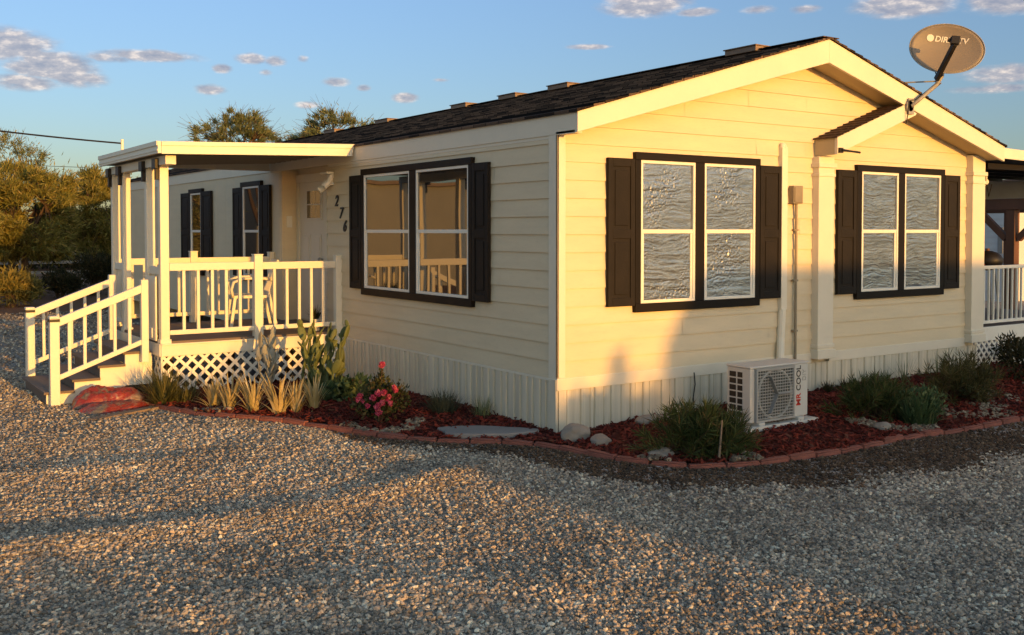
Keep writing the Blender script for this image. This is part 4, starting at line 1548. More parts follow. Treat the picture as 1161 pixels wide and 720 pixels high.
# ------------------------------------------------------------------ porch furniture
def build_chair():
    t = thing('patio_chair', 'white slatted patio chair with curved arms behind the porch railing', 'chair', (-0.78, 5.95, 0.60), R(78))
    # local: faces +y, seat centre at origin
    mb = MB()
    for k in range(5):
        mb.box(-0.24, 0.24, -0.20 + k * 0.085, -0.13 + k * 0.085, 0.42, 0.44)
    mb.box(-0.26, -0.24, -0.22, 0.25, 0.40, 0.44)
    mb.box(0.24, 0.26, -0.22, 0.25, 0.40, 0.44)
    mb.build('seat', M_WHITE, t, 0.005)
    mb = MB()
    for k in range(6):
        x = -0.2 + k * 0.08
        mb.beam((x, -0.22, 0.46), (x, -0.34, 0.86), 0.035, 0.012, (0, 1, 0))
    mb.beam((-0.25, -0.345, 0.88), (0.25, -0.345, 0.88), 0.03, 0.06)
    mb.beam((-0.25, -0.225, 0.46), (0.25, -0.225, 0.46), 0.025, 0.05)
    mb.build('backrest', M_WHITE, t, 0.004)
    for s in (-1, 1):
        mb = MB()
        mb.tube([(s * 0.27, -0.30, 0.64), (s * 0.285, -0.1, 0.67), (s * 0.285, 0.12, 0.665), (s * 0.28, 0.24, 0.62), (s * 0.275, 0.27, 0.52), (s * 0.27, 0.25, 0.42)], 0.02, 8)
        mb.build('arm', M_WHITE, t, smooth=True)
        mb = MB()
        mb.beam((s * 0.25, 0.22, 0.42), (s * 0.28, 0.28, 0.0), 0.05, 0.04, (0, 1, 0))
        mb.build('leg', M_WHITE, t, 0.004)
        mb = MB()
        mb.beam((s * 0.25, -0.22, 0.45), (s * 0.27, -0.32, 0.0), 0.05, 0.04, (0, 1, 0))
        mb.build('leg', M_WHITE, t, 0.004)


build_chair()


def potted(name, label, loc, h, potcol, leafmat, seed, n=140, spread=0.5):
    r = np.random.default_rng(seed)
    t = thing(name, label, 'potted plant', loc)
    mb = MB()
    mb.tube([(0, 0, 0), (0, 0, h * 0.25), (0, 0, h * 0.42), (0, 0, h * 0.45)], [h * 0.15, h * 0.19, h * 0.22, h * 0.23], 16)
    mb.build('pot', potcol, t)
    V, F = blades(n, r, h * 0.12, h * 0.65, spread, h * 0.04, 0.8, (0, 0, h * 0.42))
    npmesh('foliage', V, F, leafmat, t)


potted('potted_plant', 'small dark potted plant in a pale pot by the end of the front railing', (-0.26, 4.93, 0.60), 0.34, M_FRAMEWHITE, L_DARK, 31, 90)
potted('potted_plant', 'leafy green potted plant at the head of the porch stairs', (-1.85, 6.75, 0.60), 0.55, M_BRICK, L_ROSE, 32, 150)


# ------------------------------------------------------------------ satellite dish on the rake
def build_dish():
    t = thing('satellite_dish', 'oval tan satellite dish on a bent mast at the roof edge', 'satellite dish', (4.80, -0.335, 3.33))
    # dish: elliptical bowl; axis points to the viewer side, up and a bit left
    C = Vector((0.42, -0.17, 0.66))
    axis = (Vector((-0.835, -0.526, -0.162)) + Vector((0.827, -0.562, 0)) * 0.20 + Vector((0, 0, 1)) * 0.28).normalized()
    # long axis lies along a line rolled a little clockwise
    rt = Vector((0.827, -0.562, 0)) * 0.985 - Vector((0, 0, 0.17))
    rt = (rt - axis * rt.dot(axis)).normalized()
    up = axis.cross(rt).normalized()
    if up.z < 0:
        up = -up
    A, B, depth = 0.405, 0.285, 0.065
    mb = MB()
    nr, na = 10, 48
    vs_, fs = [], []
    for side in (0, 1):
        for i in range(nr + 1):
            q = i / nr
            for k in range(na):
                a = 2 * math.pi * k / na
                p = C + rt * (A * q * math.cos(a)) + up * (B * q * math.sin(a)) + axis * (depth * q * q - 0.012 * side)
                vs_.append(p)
    N1 = (nr + 1) * na
    for side in (0, 1):
        o = side * N1
        for i in range(nr):
            for k in range(na):
                k2 = (k + 1) % na
                q = (o + i * na + k, o + (i + 1) * na + k, o + (i + 1) * na + k2, o + i * na + k2)
                fs.append(q if side == 0 else q[::-1])
    for k in range(na):
        k2 = (k + 1) % na
        fs.append((nr * na + k, N1 + nr * na + k, N1 + nr * na + k2, nr * na + k2))
    mb.add(vs_, fs)
    dish = mb.build('reflector', M_DISH, t, smooth=True)
    mb = MB()
    ring = [C + rt * ((A + 0.003) * math.cos(2 * math.pi * k / 64)) + up * ((B + 0.003) * math.sin(2 * math.pi * k / 64)) + axis * depth for k in range(65)]
    mb.tube(ring, 0.0065, 6, cap=False)
    mb.build('rim', M_GREY, dish)
    # lettering sits on the upper part of the bowl
    def on_bowl(me_o):
        me = me_o.data
        for v in me.vertices:
            x, y, z = v.co
            q2 = (x / A) ** 2 + (y / B) ** 2
            v.co = C + rt * x + up * y + axis * (depth * q2 + 0.004 + z)
    tx = text_mesh('DIRECTV', 0.088, 'lettering', M_LOGO, dish, Matrix.Translation((0.04, 0.115, 0)), 0.0005, 0.12, 0.0022, 1.02)
    on_bowl(tx)
    mb = MB()
    mb.add([(-0.19 + 0.040 * math.cos(2 * math.pi * k / 24), 0.118 + 0.040 * math.sin(2 * math.pi * k / 24), 0) for k in range(24)], [tuple(range(24))])
    lg = mb.build('emblem', M_LOGO, dish)
    on_bowl(lg)
    # feed arm rising from below the dish, and the feed heads
    foot = C - up * (B * 0.93) - rt * 0.06 + axis * (depth * 0.8)
    tip = C + axis * 0.42 - up * 0.03 + rt * 0.02
    armA = foot - up * 0.10 - axis * 0.02
    mb = MB()
    mb.beam(armA, tip - up * 0.02, 0.045, 0.06)
    mb.build('feed_arm', M_BLACK, t, 0.006)
    mb = MB()
    mb.beam(tip - up * 0.03, tip + up * 0.06, 0.09, 0.07, axis)
    for s in (-1, 0, 1):
        mb.tube([tip + rt * 0.035 * s + up * 0.03, tip + rt * 0.045 * s + up * 0.03 - axis * 0.07], 0.026, 10)
    mb.build('feed_head', M_BLACK, t, 0.005)
    # mast
    knee = C - up * (B * 0.9) - axis * 0.10 - Vector((0, 0, 0.08))
    mb = MB()
    mb.tube([(0.0, -0.01, 0.0), tuple(Vector((0.0, -0.01, 0.0)).lerp(knee, 0.45)), tuple(Vector((0, -0.01, 0)).lerp(knee, 0.85)), tuple(knee + Vector((0.02, 0, 0.06))), tuple(C - axis * 0.05 - up * 0.1)], 0.024, 12)
    mb.build('mast', M_GREY, t, smooth=True)
    mb = MB()
    mb.tube([(-0.02, -0.02, 0), (-0.02, 0.008, 0)], 0.065, 16)
    mb.beam((0.0, -0.01, -0.09), (0.0, -0.01, 0.09), 0.10, 0.02, (0, 1, 0))
    mb.build('foot_plate', M_GREY, t, 0.004)
    mb = MB()
    mb.tube([tuple(knee), (-0.05, 0.35, 0.30)], 0.009, 6)
    mb.tube([tuple(knee + Vector((0.01, 0, -0.02))), (0.50, 0.25, 0.10)], 0.007, 6)
    mb.build_each('strut', M_GREY, t)
    mb = MB()
    loop = [knee + Vector((-0.02, -0.02, 0.04))] + [knee + Vector((-0.09 + 0.07 * math.cos(a), -0.03, 0.10 + 0.05 * math.sin(a))) for a in np.linspace(0, 6.0, 12)]
    mb.tube([tuple(p) for p in loop], 0.006, 6)
    mb.tube([tuple(knee), (0.06, -0.03, 0.08), (-0.06, -0.03, 0.06), (-0.07, -0.02, -0.10), (-0.06, 0.01, -0.20)], 0.006, 6)
    mb.build('cable', M_BLACK, t)


build_dish()


# ------------------------------------------------------------------ outdoor AC unit
def build_ac():
    t = thing('air_conditioner', 'white outdoor split air conditioner unit with grille beside the gable wall', 'air conditioner', (1.46, -1.0, 0.10))
    w, d, h = 0.80, 0.29, 0.55
    mb = MB()
    mb.box(0.0, w, 0.0, d, 0.03, h - 0.02)
    mb.box(-0.008, w + 0.008, -0.008, d + 0.008, h - 0.02, h)
    case = mb.build('casing', M_AC, t, 0.012, seg=3)
    mb = MB()
    mb.box(0.07, 0.565, -0.004, 0.002, 0.045, 0.515)
    mb.build('fan_opening', M_DUSK, case)
    mb = MB()                                           # blades of the fan
    cx, cz = 0.318, 0.28
    for k in range(3):
        a = 2 * math.pi * k / 3
        mb.beam((cx, -0.008, cz), (cx + 0.2 * math.cos(a), -0.008, cz + 0.2 * math.sin(a)), 0.006, 0.11, (0, 1, 0))
    mb.build('fan', M_GREY, case)
    mb = MB()
    for k in range(17):
        z = 0.058 + k * 0.028
        mb.box(0.07, 0.565, -0.026, -0.020, z, z + 0.008)
    for k in range(15):
        x = 0.08 + k * 0.034
        mb.box(x, x + 0.005, -0.020, -0.015, 0.045, 0.515)
    for a0, a1, b0, b1 in ((0.055, 0.58, 0.505, 0.53), (0.055, 0.58, 0.03, 0.05), (0.055, 0.075, 0.05, 0.505), (0.56, 0.58, 0.05, 0.505)):
        mb.box(a0, a1, -0.030, 0.0, b0, b1)
    ringp = [(cx + 0.225 * math.cos(2 * math.pi * k / 40), -0.012, cz + 0.225 * math.sin(2 * math.pi * k / 40)) for k in range(41)]
    mb.tube(ringp, 0.012, 6, cap=False)
    mb.build('grille', M_GRILLE, case)
    mb = MB()                                           # square coil openings in the side
    for j in range(7):
        z = 0.07 + j * 0.062
        for a0, a1 in ((0.095, 0.155), (0.175, 0.255)):
            mb.box(-0.003, 0.002, a0, a1, z, z + 0.048)
    mb.build('side_louvre', M_BLACK, case)
    up = Matrix(((0, -1, 0, 0), (0, 0, -1, 0), (1, 0, 0, 0), (0, 0, 0, 1)))
    text_mesh('COOL', 0.085, 'lettering', M_BLACK, case, Matrix.Translation((0.665, -0.003, 0.395)) @ up, 0.001, 0.0, 0.001)
    text_mesh('MR', 0.085, 'lettering', M_RED, case, Matrix.Translation((0.665, -0.003, 0.19)) @ up, 0.001, 0.0, 0.002)
    text_mesh('DIY', 0.07, 'lettering', M_GRILLE, case, Matrix.Translation((0.745, -0.003, 0.42)) @ up, 0.001)
    mb = MB()
    for x in (0.08, 0.62):
        mb.box(x, x + 0.08, -0.04, d + 0.04, 0.0, 0.03)
    mb.build_each('foot', M_AC, t, 0.004)
    mb = MB()
    mb.box(-0.06, w + 0.10, -0.05, d + 0.05, -0.06, 0.0)
    mb.build('pad', M_AC, t, 0.006)
    mb = MB()
    mb.tube([(0.80, 0.22, 0.16), (0.90, 0.26, 0.20), (1.10, 0.60, 0.34), (1.42, 0.92, 0.36)], 0.025, 8)
    mb.build('pipe', M_AC, t, smooth=True)


build_ac()


# ------------------------------------------------------------------ bed edging and stones
def build_edging():
    seglen = np.r_[0, np.cumsum(np.hypot(*np.diff(EDGEC, axis=0).T))]
    total = seglen[-1]
    variants = []
    for s in range(4):
        r = random.Random(s)
        mb = MB()
        L = (0.296, 0.29, 0.298, 0.285)[s]
        mb.box(-L / 2, L / 2, -0.038, 0.038, -0.07, 0.032)
        mb.box(-L / 2 + 0.006, L / 2 - 0.006, -0.030, 0.030, 0.032, 0.044)
        o = mb.build('edging_block', M_BRICK, None, 0.012)
        variants.append(o)
    n = int(total / 0.30)
    for i in range(n):
        s = (i + 0.5) * total / n
        x = np.interp(s, seglen, EDGEC[:, 0])
        y = np.interp(s, seglen, EDGEC[:, 1])
        xa, ya = np.interp(s + 0.05, seglen, EDGEC[:, 0]), np.interp(s + 0.05, seglen, EDGEC[:, 1])
        a = math.atan2(ya - y, xa - x)
        if i < 4:
            o = variants[i]
        else:
            o = variants[i % 4].copy()
            COL.objects.link(o)
        o.location = (x, y, float(gz(x, y)) + random.uniform(-0.012, 0.010))
        o.rotation_euler = (random.uniform(-0.05, 0.05), random.uniform(-0.03, 0.03), a + random.uniform(-0.05, 0.05))
        o.scale = (random.uniform(0.96, 1.03), random.uniform(0.9, 1.05), 1)
        tag(o, 'red concrete edging block bordering the mulch bed', 'edging block', 'red edging blocks around the mulch bed')


build_edging()


def rock(name, label, loc, size, seed, mat=None, flat=0.7, rz=0.0):
    import bmesh
    from mathutils import noise as mn
    bm = bmesh.new()
    bmesh.ops.create_icosphere(bm, subdivisions=4, radius=1.0)
    off = Vector((seed * 3.1, seed * 1.7, seed * 0.9))
    for v in bm.verts:
        p = v.co.copy()
        k = 1 + 0.32 * mn.noise(p * 0.9 + off) + 0.12 * mn.noise(p * 2.4 + off) + 0.04 * mn.noise(p * 7 + off)
        v.co = Vector((p.x * k * size[0], p.y * k * size[1], p.z * k * size[2]))
    me = bpy.data.meshes.new(name)
    bm.to_mesh(me)
    bm.free()
    me.polygons.foreach_set('use_smooth', [True] * len(me.polygons))
    me.materials.append(mat or M_STONE)
    o = bpy.data.objects.new(name, me)
    COL.objects.link(o)
    z = float(bed_z(loc[0], loc[1])) if inside(BED, np.array([loc[0]]), np.array([loc[1]]))[0] else float(gz(loc[0], loc[1]))
    o.location = (loc[0], loc[1], z + size[2] * 0.45)
    o.rotation_euler = (0, 0, rz)
    tag(o, label, 'stone')
    return o


rock('stone', 'rounded grey stone against the house corner', (-0.05, -0.33), (0.14, 0.11, 0.10), 1)
rock('stone', 'smaller brown stone next to the grey corner stone', (0.02, -0.60), (0.13, 0.09, 0.06), 2, rz=0.6)
rock('stone', 'flat stone lying in mulch along the gable skirting', (0.95, -0.20), (0.16, 0.08, 0.05), 3)
rock('stone', 'flat pale stone lying in mulch further along the gable skirting', (1.20, -0.22), (0.10, 0.06, 0.04), 4)
rock('stone', 'square brown stone beside the long dark bush', (2.62, -1.58), (0.08, 0.07, 0.05), 5)
rock('stone', 'small white stone at the tip of the straw plants', (-2.10, 2.93), (0.045, 0.04, 0.03), 6, G_PEB)
rock('stone', 'low flat stone in the pebbles left of the dark bush', (0.18, -1.20), (0.16, 0.10, 0.04), 8, rz=0.4)


def slab():
    mb = MB()
    pts = []
    for k in range(18):
        a = 2 * math.pi * k / 18
        r = 1 + 0.10 * math.sin(3 * a + 1) + 0.06 * math.sin(5 * a)
        pts.append((0.46 * r * math.cos(a), 0.20 * r * math.sin(a)))
    mb.prism(pts, 2, -0.03, 0.035)
    o = mb.build('stepping_stone', M_SLAB, None, 0.012)
    o.location = (-0.52, 0.42, float(bed_z(-0.5, 0.42)) + 0.01)
    o.rotation_euler = (0, 0, R(-38))
    tag(o, 'flat grey stepping stone slab lying in the mulch by the corner', 'stepping stone')


slab()


# ------------------------------------------------------------------ plants
def bedz(x, y):
    return float(bed_z(x, y))


def plant(name, label, cat, loc, parts, group=None, rz=0.0):
    t = thing(name, label, cat, loc, rz, group)
    for nm, V, F, mat in parts:
        npmesh(nm, V, F, mat, t)
    return t


def stems_mesh(r, n, h, spread, rad, base_r=0.02):
    mb = MB()
    for i in range(n):
        a = r.uniform(0, 6.28)
        s = r.uniform(0, spread)
        b = (base_r * math.cos(a), base_r * math.sin(a), -0.02)
        e = (s * math.cos(a), s * math.sin(a), h * r.uniform(0.7, 1.0))
        m_ = ((b[0] + e[0]) / 2 * 0.7, (b[1] + e[1]) / 2 * 0.7, e[2] * 0.5)
        mb.tube([b, m_, e], [rad, rad * 0.7, rad * 0.4], 5)
    return mb


def build_plants():
    r = np.random.default_rng(5)
    # spiky olive shrub next to the porch lattice
    x, y = -2.43, 4.12
    V, F = blades(420, r, 0.10, 0.50, 0.75, 0.014, 0.7)
    V2, F2 = blades(160, r, 0.16, 0.34, 0.95, 0.014, 0.5, (0.22, -0.05, 0))
    plant('spiky_shrub', 'spiky olive shrub in front of the porch lattice corner', 'shrub', (x, y, bedz(x, y) - 0.02), [('foliage', np.vstack([V, V2]), np.vstack([F, F2 + len(V)]), L_OLIVE)])
    # dry straw coloured bulb plants in a row
    labs = ['short dry straw bulb plant at the stairs end of its row', 'dry straw coloured bulb plant next to the short one at the stairs end', 'full dry straw bulb plant left of the tallest one in its row', 'tallest dry straw bulb plant in the middle of its row',
            'thin dry straw bulb plant left of the last one in its row', 'dry straw bulb plant closest to the green cactus']
    for i, (px, py, h) in enumerate(((-2.10, 3.36, 0.40), (-2.02, 3.12, 0.46), (-1.88, 2.78, 0.48), (-1.70, 2.52, 0.52), (-1.52, 2.50, 0.44), (-1.33, 2.48, 0.42))):
        V, F = blades(44, r, 0.045, h, 0.30, 0.034, 0.6, seg=5)
        V2, F2 = blades(14, r, 0.06, h * 0.7, 0.9, 0.022, 1.2, seg=5)
        plant('bulb_plant', labs[i], 'plant', (px, py, bedz(px, py) - 0.01), [('foliage', np.vstack([V, V2]), np.vstack([F, F2 + len(V)]), L_STRAW)], 'dry straw plants in a row before the lattice')
    # prickly pear cacti: upright chains of pads
    def cactus(name, label, loc, mat, h, n, seed, wide):
        rr = random.Random(seed)
        t = thing(name, label, 'cactus', loc)
        for i in range(n):
            a = rr.uniform(0, 6.28)
            p = Vector((rr.uniform(0, wide) * math.cos(a), rr.uniform(0, wide) * math.sin(a), 0.0))
            top = h * rr.uniform(0.55, 1.0)
            tilt = Vector((p.x * 0.6 + rr.uniform(-0.08, 0.08), p.y * 0.6 + rr.uniform(-0.08, 0.08), 1)).normalized()
            mb = MB()
            while p.z < top:
                L = rr.uniform(0.12, 0.20)
                wd = L * rr.uniform(0.20, 0.28)
                d = (tilt + Vector((rr.uniform(-0.42, 0.42), rr.uniform(-0.42, 0.42), 0))).normalized()
                q = d.to_track_quat('Z', 'Y').to_matrix() @ Matrix.Rotation(rr.uniform(0, 3.14), 3, 'Z')
                mb.ellipsoid(p + d * (L / 2), (wd, wd * 0.38, L / 2 * 1.08), q, 12, 10)
                if rr.random() < 0.8:
                    d2 = (d + Vector((rr.uniform(-1, 1), rr.uniform(-1, 1), 0.1)) * 0.8).normalized()
                    q2 = d2.to_track_quat('Z', 'Y').to_matrix() @ Matrix.Rotation(rr.uniform(0, 3.14), 3, 'Z')
                    l2 = L * 0.62
                    mb.ellipsoid(p + d * (L * 0.8) + d2 * (l2 / 2), (wd * 0.75, wd * 0.26, l2 / 2), q2, 10, 8)
                p = p + d * L * 0.93
            mb.build('pad_column', mat, t, smooth=True)
        return t
    cactus('prickly_pear', 'tall green prickly pear with narrow upright pads', (-1.00, 3.10, bedz(-1.0, 3.1) - 0.03), M_CACT, 0.80, 16, 4, 0.20)
    cactus('prickly_pear', 'greyish pale cactus standing behind the green one against the lattice', (-1.22, 4.05, bedz(-1.22, 4.05) - 0.03), M_CACTG, 0.72, 5, 9, 0.16)
    V, F = leaf_shrub(r, [(-0.02, -0.05, 0.14), (0.18, 0, 0.13)], [(0.2, 0.16, 0.14), (0.2, 0.16, 0.13)], 420, 0.10, 0.055)
    plant('broadleaf_plant', 'low broad-leaved green plant at the foot of the cactus', 'plant', (-0.86, 2.86, bedz(-0.86, 2.86)), [('foliage', V, F, L_SAGE)])
    # rose bush
    x, y = -1.10, 1.42
    t = thing('rose_bush', 'rose bush with pink blooms on one tall stem in the mulch', 'rose bush', (x, y, bedz(x, y)))
    t.scale = (0.86, 0.86, 0.94)
    V, F = leaf_shrub(r, [(0, 0, 0.2), (-0.16, 0.05, 0.24), (0.18, -0.04, 0.26), (0.05, 0.1, 0.34)], [(0.24, 0.22, 0.2), (0.16, 0.16, 0.17), (0.18, 0.17, 0.18), (0.15, 0.14, 0.14)], 1500, 0.055, 0.032)
    V2, F2 = leaf_shrub(r, [(0.03, 0.02, 0.46)], [(0.04, 0.04, 0.12)], 60, 0.05, 0.028)
    npmesh('foliage', np.vstack([V, V2]), np.vstack([F, F2 + len(V)]), L_ROSE, t)
    mb = stems_mesh(random.Random(3), 9, 0.36, 0.22, 0.008)
    mb.tube([(0, 0, 0), (0.02, 0.01, 0.3), (0.03, 0.0, 0.57)], 0.006, 5)
    mb.build('stem', M_BARK, t)
    # pixel view: blooms sit in the camera-facing half of the crown
    cd = Vector((-0.52, -0.85, 0)).normalized()
    sd = Vector((0.85, -0.52, 0))
    for u, z, s in ((0.02, 0.60, 0.055), (0.0, 0.33, 0.055), (0.07, 0.34, 0.05), (0.11, 0.29, 0.055), (-0.06, 0.29, 0.05), (-0.01, 0.20, 0.06), (0.0, 0.14, 0.055), (0.05, 0.24, 0.05), (-0.12, 0.20, 0.045),
                    (-0.20, 0.31, 0.045), (-0.22, 0.28, 0.04), (0.18, 0.39, 0.045), (0.20, 0.36, 0.035), (0.14, 0.23, 0.045), (-0.17, 0.26, 0.035)):
        fwd = 0.20 if z < 0.5 else 0.0
        c = cd * (fwd + r.uniform(-0.03, 0.03)) + sd * u + Vector((0, 0, z))
        n = 42
        d = unit(r.normal(size=(n, 3)) + np.array([cd.x, cd.y, 0.6]) * 0.5)
        C = np.array(c) + d * (s * r.uniform(0.15, 0.6, n))[:, None]
        D = unit(np.cross(d, r.normal(size=(n, 3))) + d * 0.6)
        Vq, Fq = leaf_quads(C, D, s * 0.95, s * 0.8, r)
        npmesh('bloom', Vq, Fq, L_PETAL, t)
    # grey green tufts by the left skirting
    x, y = -0.38, 1.42
    V, F = blades(420, r, 0.12, 0.27, 0.55, 0.009, 0.5)
    plant('grey_tuft', 'feathery grey green tuft against the ribbed skirting', 'plant', (x, y, bedz(x, y) - 0.01), [('foliage', V, F, L_GREYG)])
    x, y = -0.17, 1.02
    V, F = blades(70, r, 0.08, 0.26, 0.35, 0.007, 0.3)
    plant('dry_tuft', 'thin dry grass tuft right of the grey green tuft', 'plant', (x, y, bedz(x, y) - 0.01), [('foliage', V, F, L_PALE)])
    def needle_bush(label, x, y, clumps, mat=L_ROSEM, seed=0):
        t = thing('needle_bush', label, 'bush', (x, y, bedz(x, y) - 0.01))
        VV, FF, k = [], [], 0
        mb = MB()
        for bx, by, n, L, sp in clumps:
            V, F, paths = spray_bush(r, n, L, sp, 0.125, 0.0085, 0.07, (bx, by, 0))
            VV.append(V)
            FF.append(F + k)
            k += len(V)
            for p_ in paths[::2]:
                mb.tube([tuple(q) for q in p_], [0.007, 0.006, 0.005, 0.004, 0.002], 4, cap=False)
        npmesh('foliage', np.vstack(VV), np.vstack(FF), mat, t)
        mb.build('stem', M_BARK, t)
        return t
    # round bush before the AC unit, with a bare pale stalk in front
    t = needle_bush('round green needle bush in front of the air conditioner', 0.50, -1.32, [(0, 0, 56, 0.46, 0.58), (0.16, -0.05, 50, 0.36, 0.9), (-0.14, 0.02, 40, 0.40, 0.75), (0.05, -0.14, 34, 0.28, 1.0)])
    mb = MB()
    mb.tube([(-0.10, -0.32, 0.0), (-0.06, -0.30, 0.14), (0.0, -0.26, 0.32)], [0.012, 0.010, 0.006], 6)
    mb.build('bare_stalk', M_BOARD, t)
    needle_bush('dark needle bush beside the pale green sage', 3.02, -1.22, [(0, 0, 60, 0.43, 0.7), (0.22, 0.10, 46, 0.38, 0.85), (-0.16, 0.1, 30, 0.38, 0.7)])
    x, y = 3.20, -1.55
    V, F = blades(260, r, 0.15, 0.36, 0.5, 0.022, 0.4, (0, 0, 0), 4)
    V2, F2 = leaf_shrub(r, [(0, 0, 0.18), (0.12, -0.05, 0.2)], [(0.22, 0.2, 0.18), (0.15, 0.15, 0.18)], 900, 0.05, 0.02, 1.2)
    plant('sage_plant', 'pale green leafy sage with light upright tips', 'plant', (x, y, bedz(x, y) - 0.01), [('foliage', np.vstack([V, V2]), np.vstack([F, F2 + len(V)]), L_SAGE)])
    needle_bush('olive needle bush near the white lattice', 4.62, -1.12, [(0, 0, 44, 0.50, 0.75), (0.22, 0.0, 26, 0.42, 0.95), (-0.2, 0.05, 22, 0.42, 0.9)], L_OLIVED)
    x, y = 6.15, -0.95
    V, F = leaf_shrub(r, [(0, 0, 0.26), (0.25, -0.1, 0.22), (0.1, 0.2, 0.36)], [(0.28, 0.26, 0.26), (0.24, 0.24, 0.22), (0.2, 0.2, 0.2)], 2200, 0.06, 0.022)
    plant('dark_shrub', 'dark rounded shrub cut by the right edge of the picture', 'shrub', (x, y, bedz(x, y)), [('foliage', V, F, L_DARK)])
    for x, y, lab in ((3.62, -0.16, 'tiny dark seedling at the foot of the gable skirting'), (3.95, -0.14, 'tiny dry weed right of the dark seedling')):
        V, F = blades(60, r, 0.05, 0.15, 0.7, 0.012, 0.4)
        plant('seedling', lab, 'plant', (x, y, bedz(x, y)), [('foliage', V, F, L_DARK)])
    for x, y, lab in ((5.0, -0.16, 'thin dry weed against the skirting behind the bushes'), (5.75, -0.14, 'thin dry weed near the right pilaster foot')):
        V, F = blades(30, r, 0.06, 0.36, 0.35, 0.006, 0.3)
        plant('dry_weed', lab, 'plant', (x, y, bedz(x, y)), [('foliage', V, F, L_PALE)])


build_plants()


# ------------------------------------------------------------------ mulch bags and board by the stairs
def build_bags():
    def bag(label, loc, size, rz, seed):
        import bmesh
        from mathutils import noise as mn
        bm = bmesh.new()
        bmesh.ops.create_grid(bm, x_segments=90, y_segments=60, size=1.0)
        top = list(bm.verts)
        ret = bmesh.ops.duplicate(bm, geom=bm.verts[:] + bm.edges[:] + bm.faces[:])
        bot = {v for v in ret['geom'] if isinstance(v, bmesh.types.BMVert)}
        off = Vector((seed * 5.3, seed * 2.1, 0))
        for v in bm.verts:
            x, y = v.co.x, v.co.y
            e = max(0.0, (1 - abs(x) ** 3.5)) ** 0.55 * max(0.0, (1 - abs(y) ** 3.0)) ** 0.55
            n1 = mn.noise(Vector((x * 1.5, y * 1.5, 0)) + off)
            n2 = mn.noise(Vector((x * 5, y * 5, 1)) + off)
            n3 = 1 - 2 * abs(mn.noise(Vector((x * 3.2 + y * 1.5, y * 3.2, 2)) + off))
            n4 = 1 - 2 * abs(mn.noise(Vector((x * 9, y * 9 + x * 3, 5)) + off))
            z = (0.06 + e * (0.86 + 0.26 * n1 + 0.10 * n2 + 0.10 * n3 + 0.06 * n4)) if v not in bot else 0.04 * e
            jag = 1 + 0.06 * mn.noise(Vector((x * 4, y * 4, 3)) + off)
            v.co = Vector((x * size[0] * jag, y * size[1] * jag, z * size[2]))
        bmesh.ops.recalc_face_normals(bm, faces=bm.faces)
        me = bpy.data.meshes.new('mulch_bag')
        bm.to_mesh(me)
        bm.free()
        me.polygons.foreach_set('use_smooth', [True] * len(me.polygons))
        me.materials.append(M_BAG)
        o = bpy.data.objects.new('mulch_bag', me)
        COL.objects.link(o)
        o.location = (loc[0], loc[1], float(gz(loc[0], loc[1])) + loc[2])
        o.rotation_euler = (0, 0, R(rz))
        tag(o, label, 'bag')
    bag('plump red plastic mulch bag lying against the porch stairs', (-2.90, 4.62, 0.0), (0.38, 0.23, 0.19), -12, 1)
    bag('flat half empty red bag crumpled in front of the plump one', (-2.92, 4.20, 0.0), (0.36, 0.20, 0.09), 12, 2)
    mb = MB()
    mb.box(-0.42, 0.42, -0.06, 0.06, 0.0, 0.035)
    o = mb.build('wooden_board', M_BOARD, None, 0.005)
    o.location = (-2.95, 3.72, float(gz(-2.95, 3.72)))
    o.rotation_euler = (0, 0, R(28))
    tag(o, 'weathered grey brown board lying on gravel in front of the red bags', 'board')


build_bags()


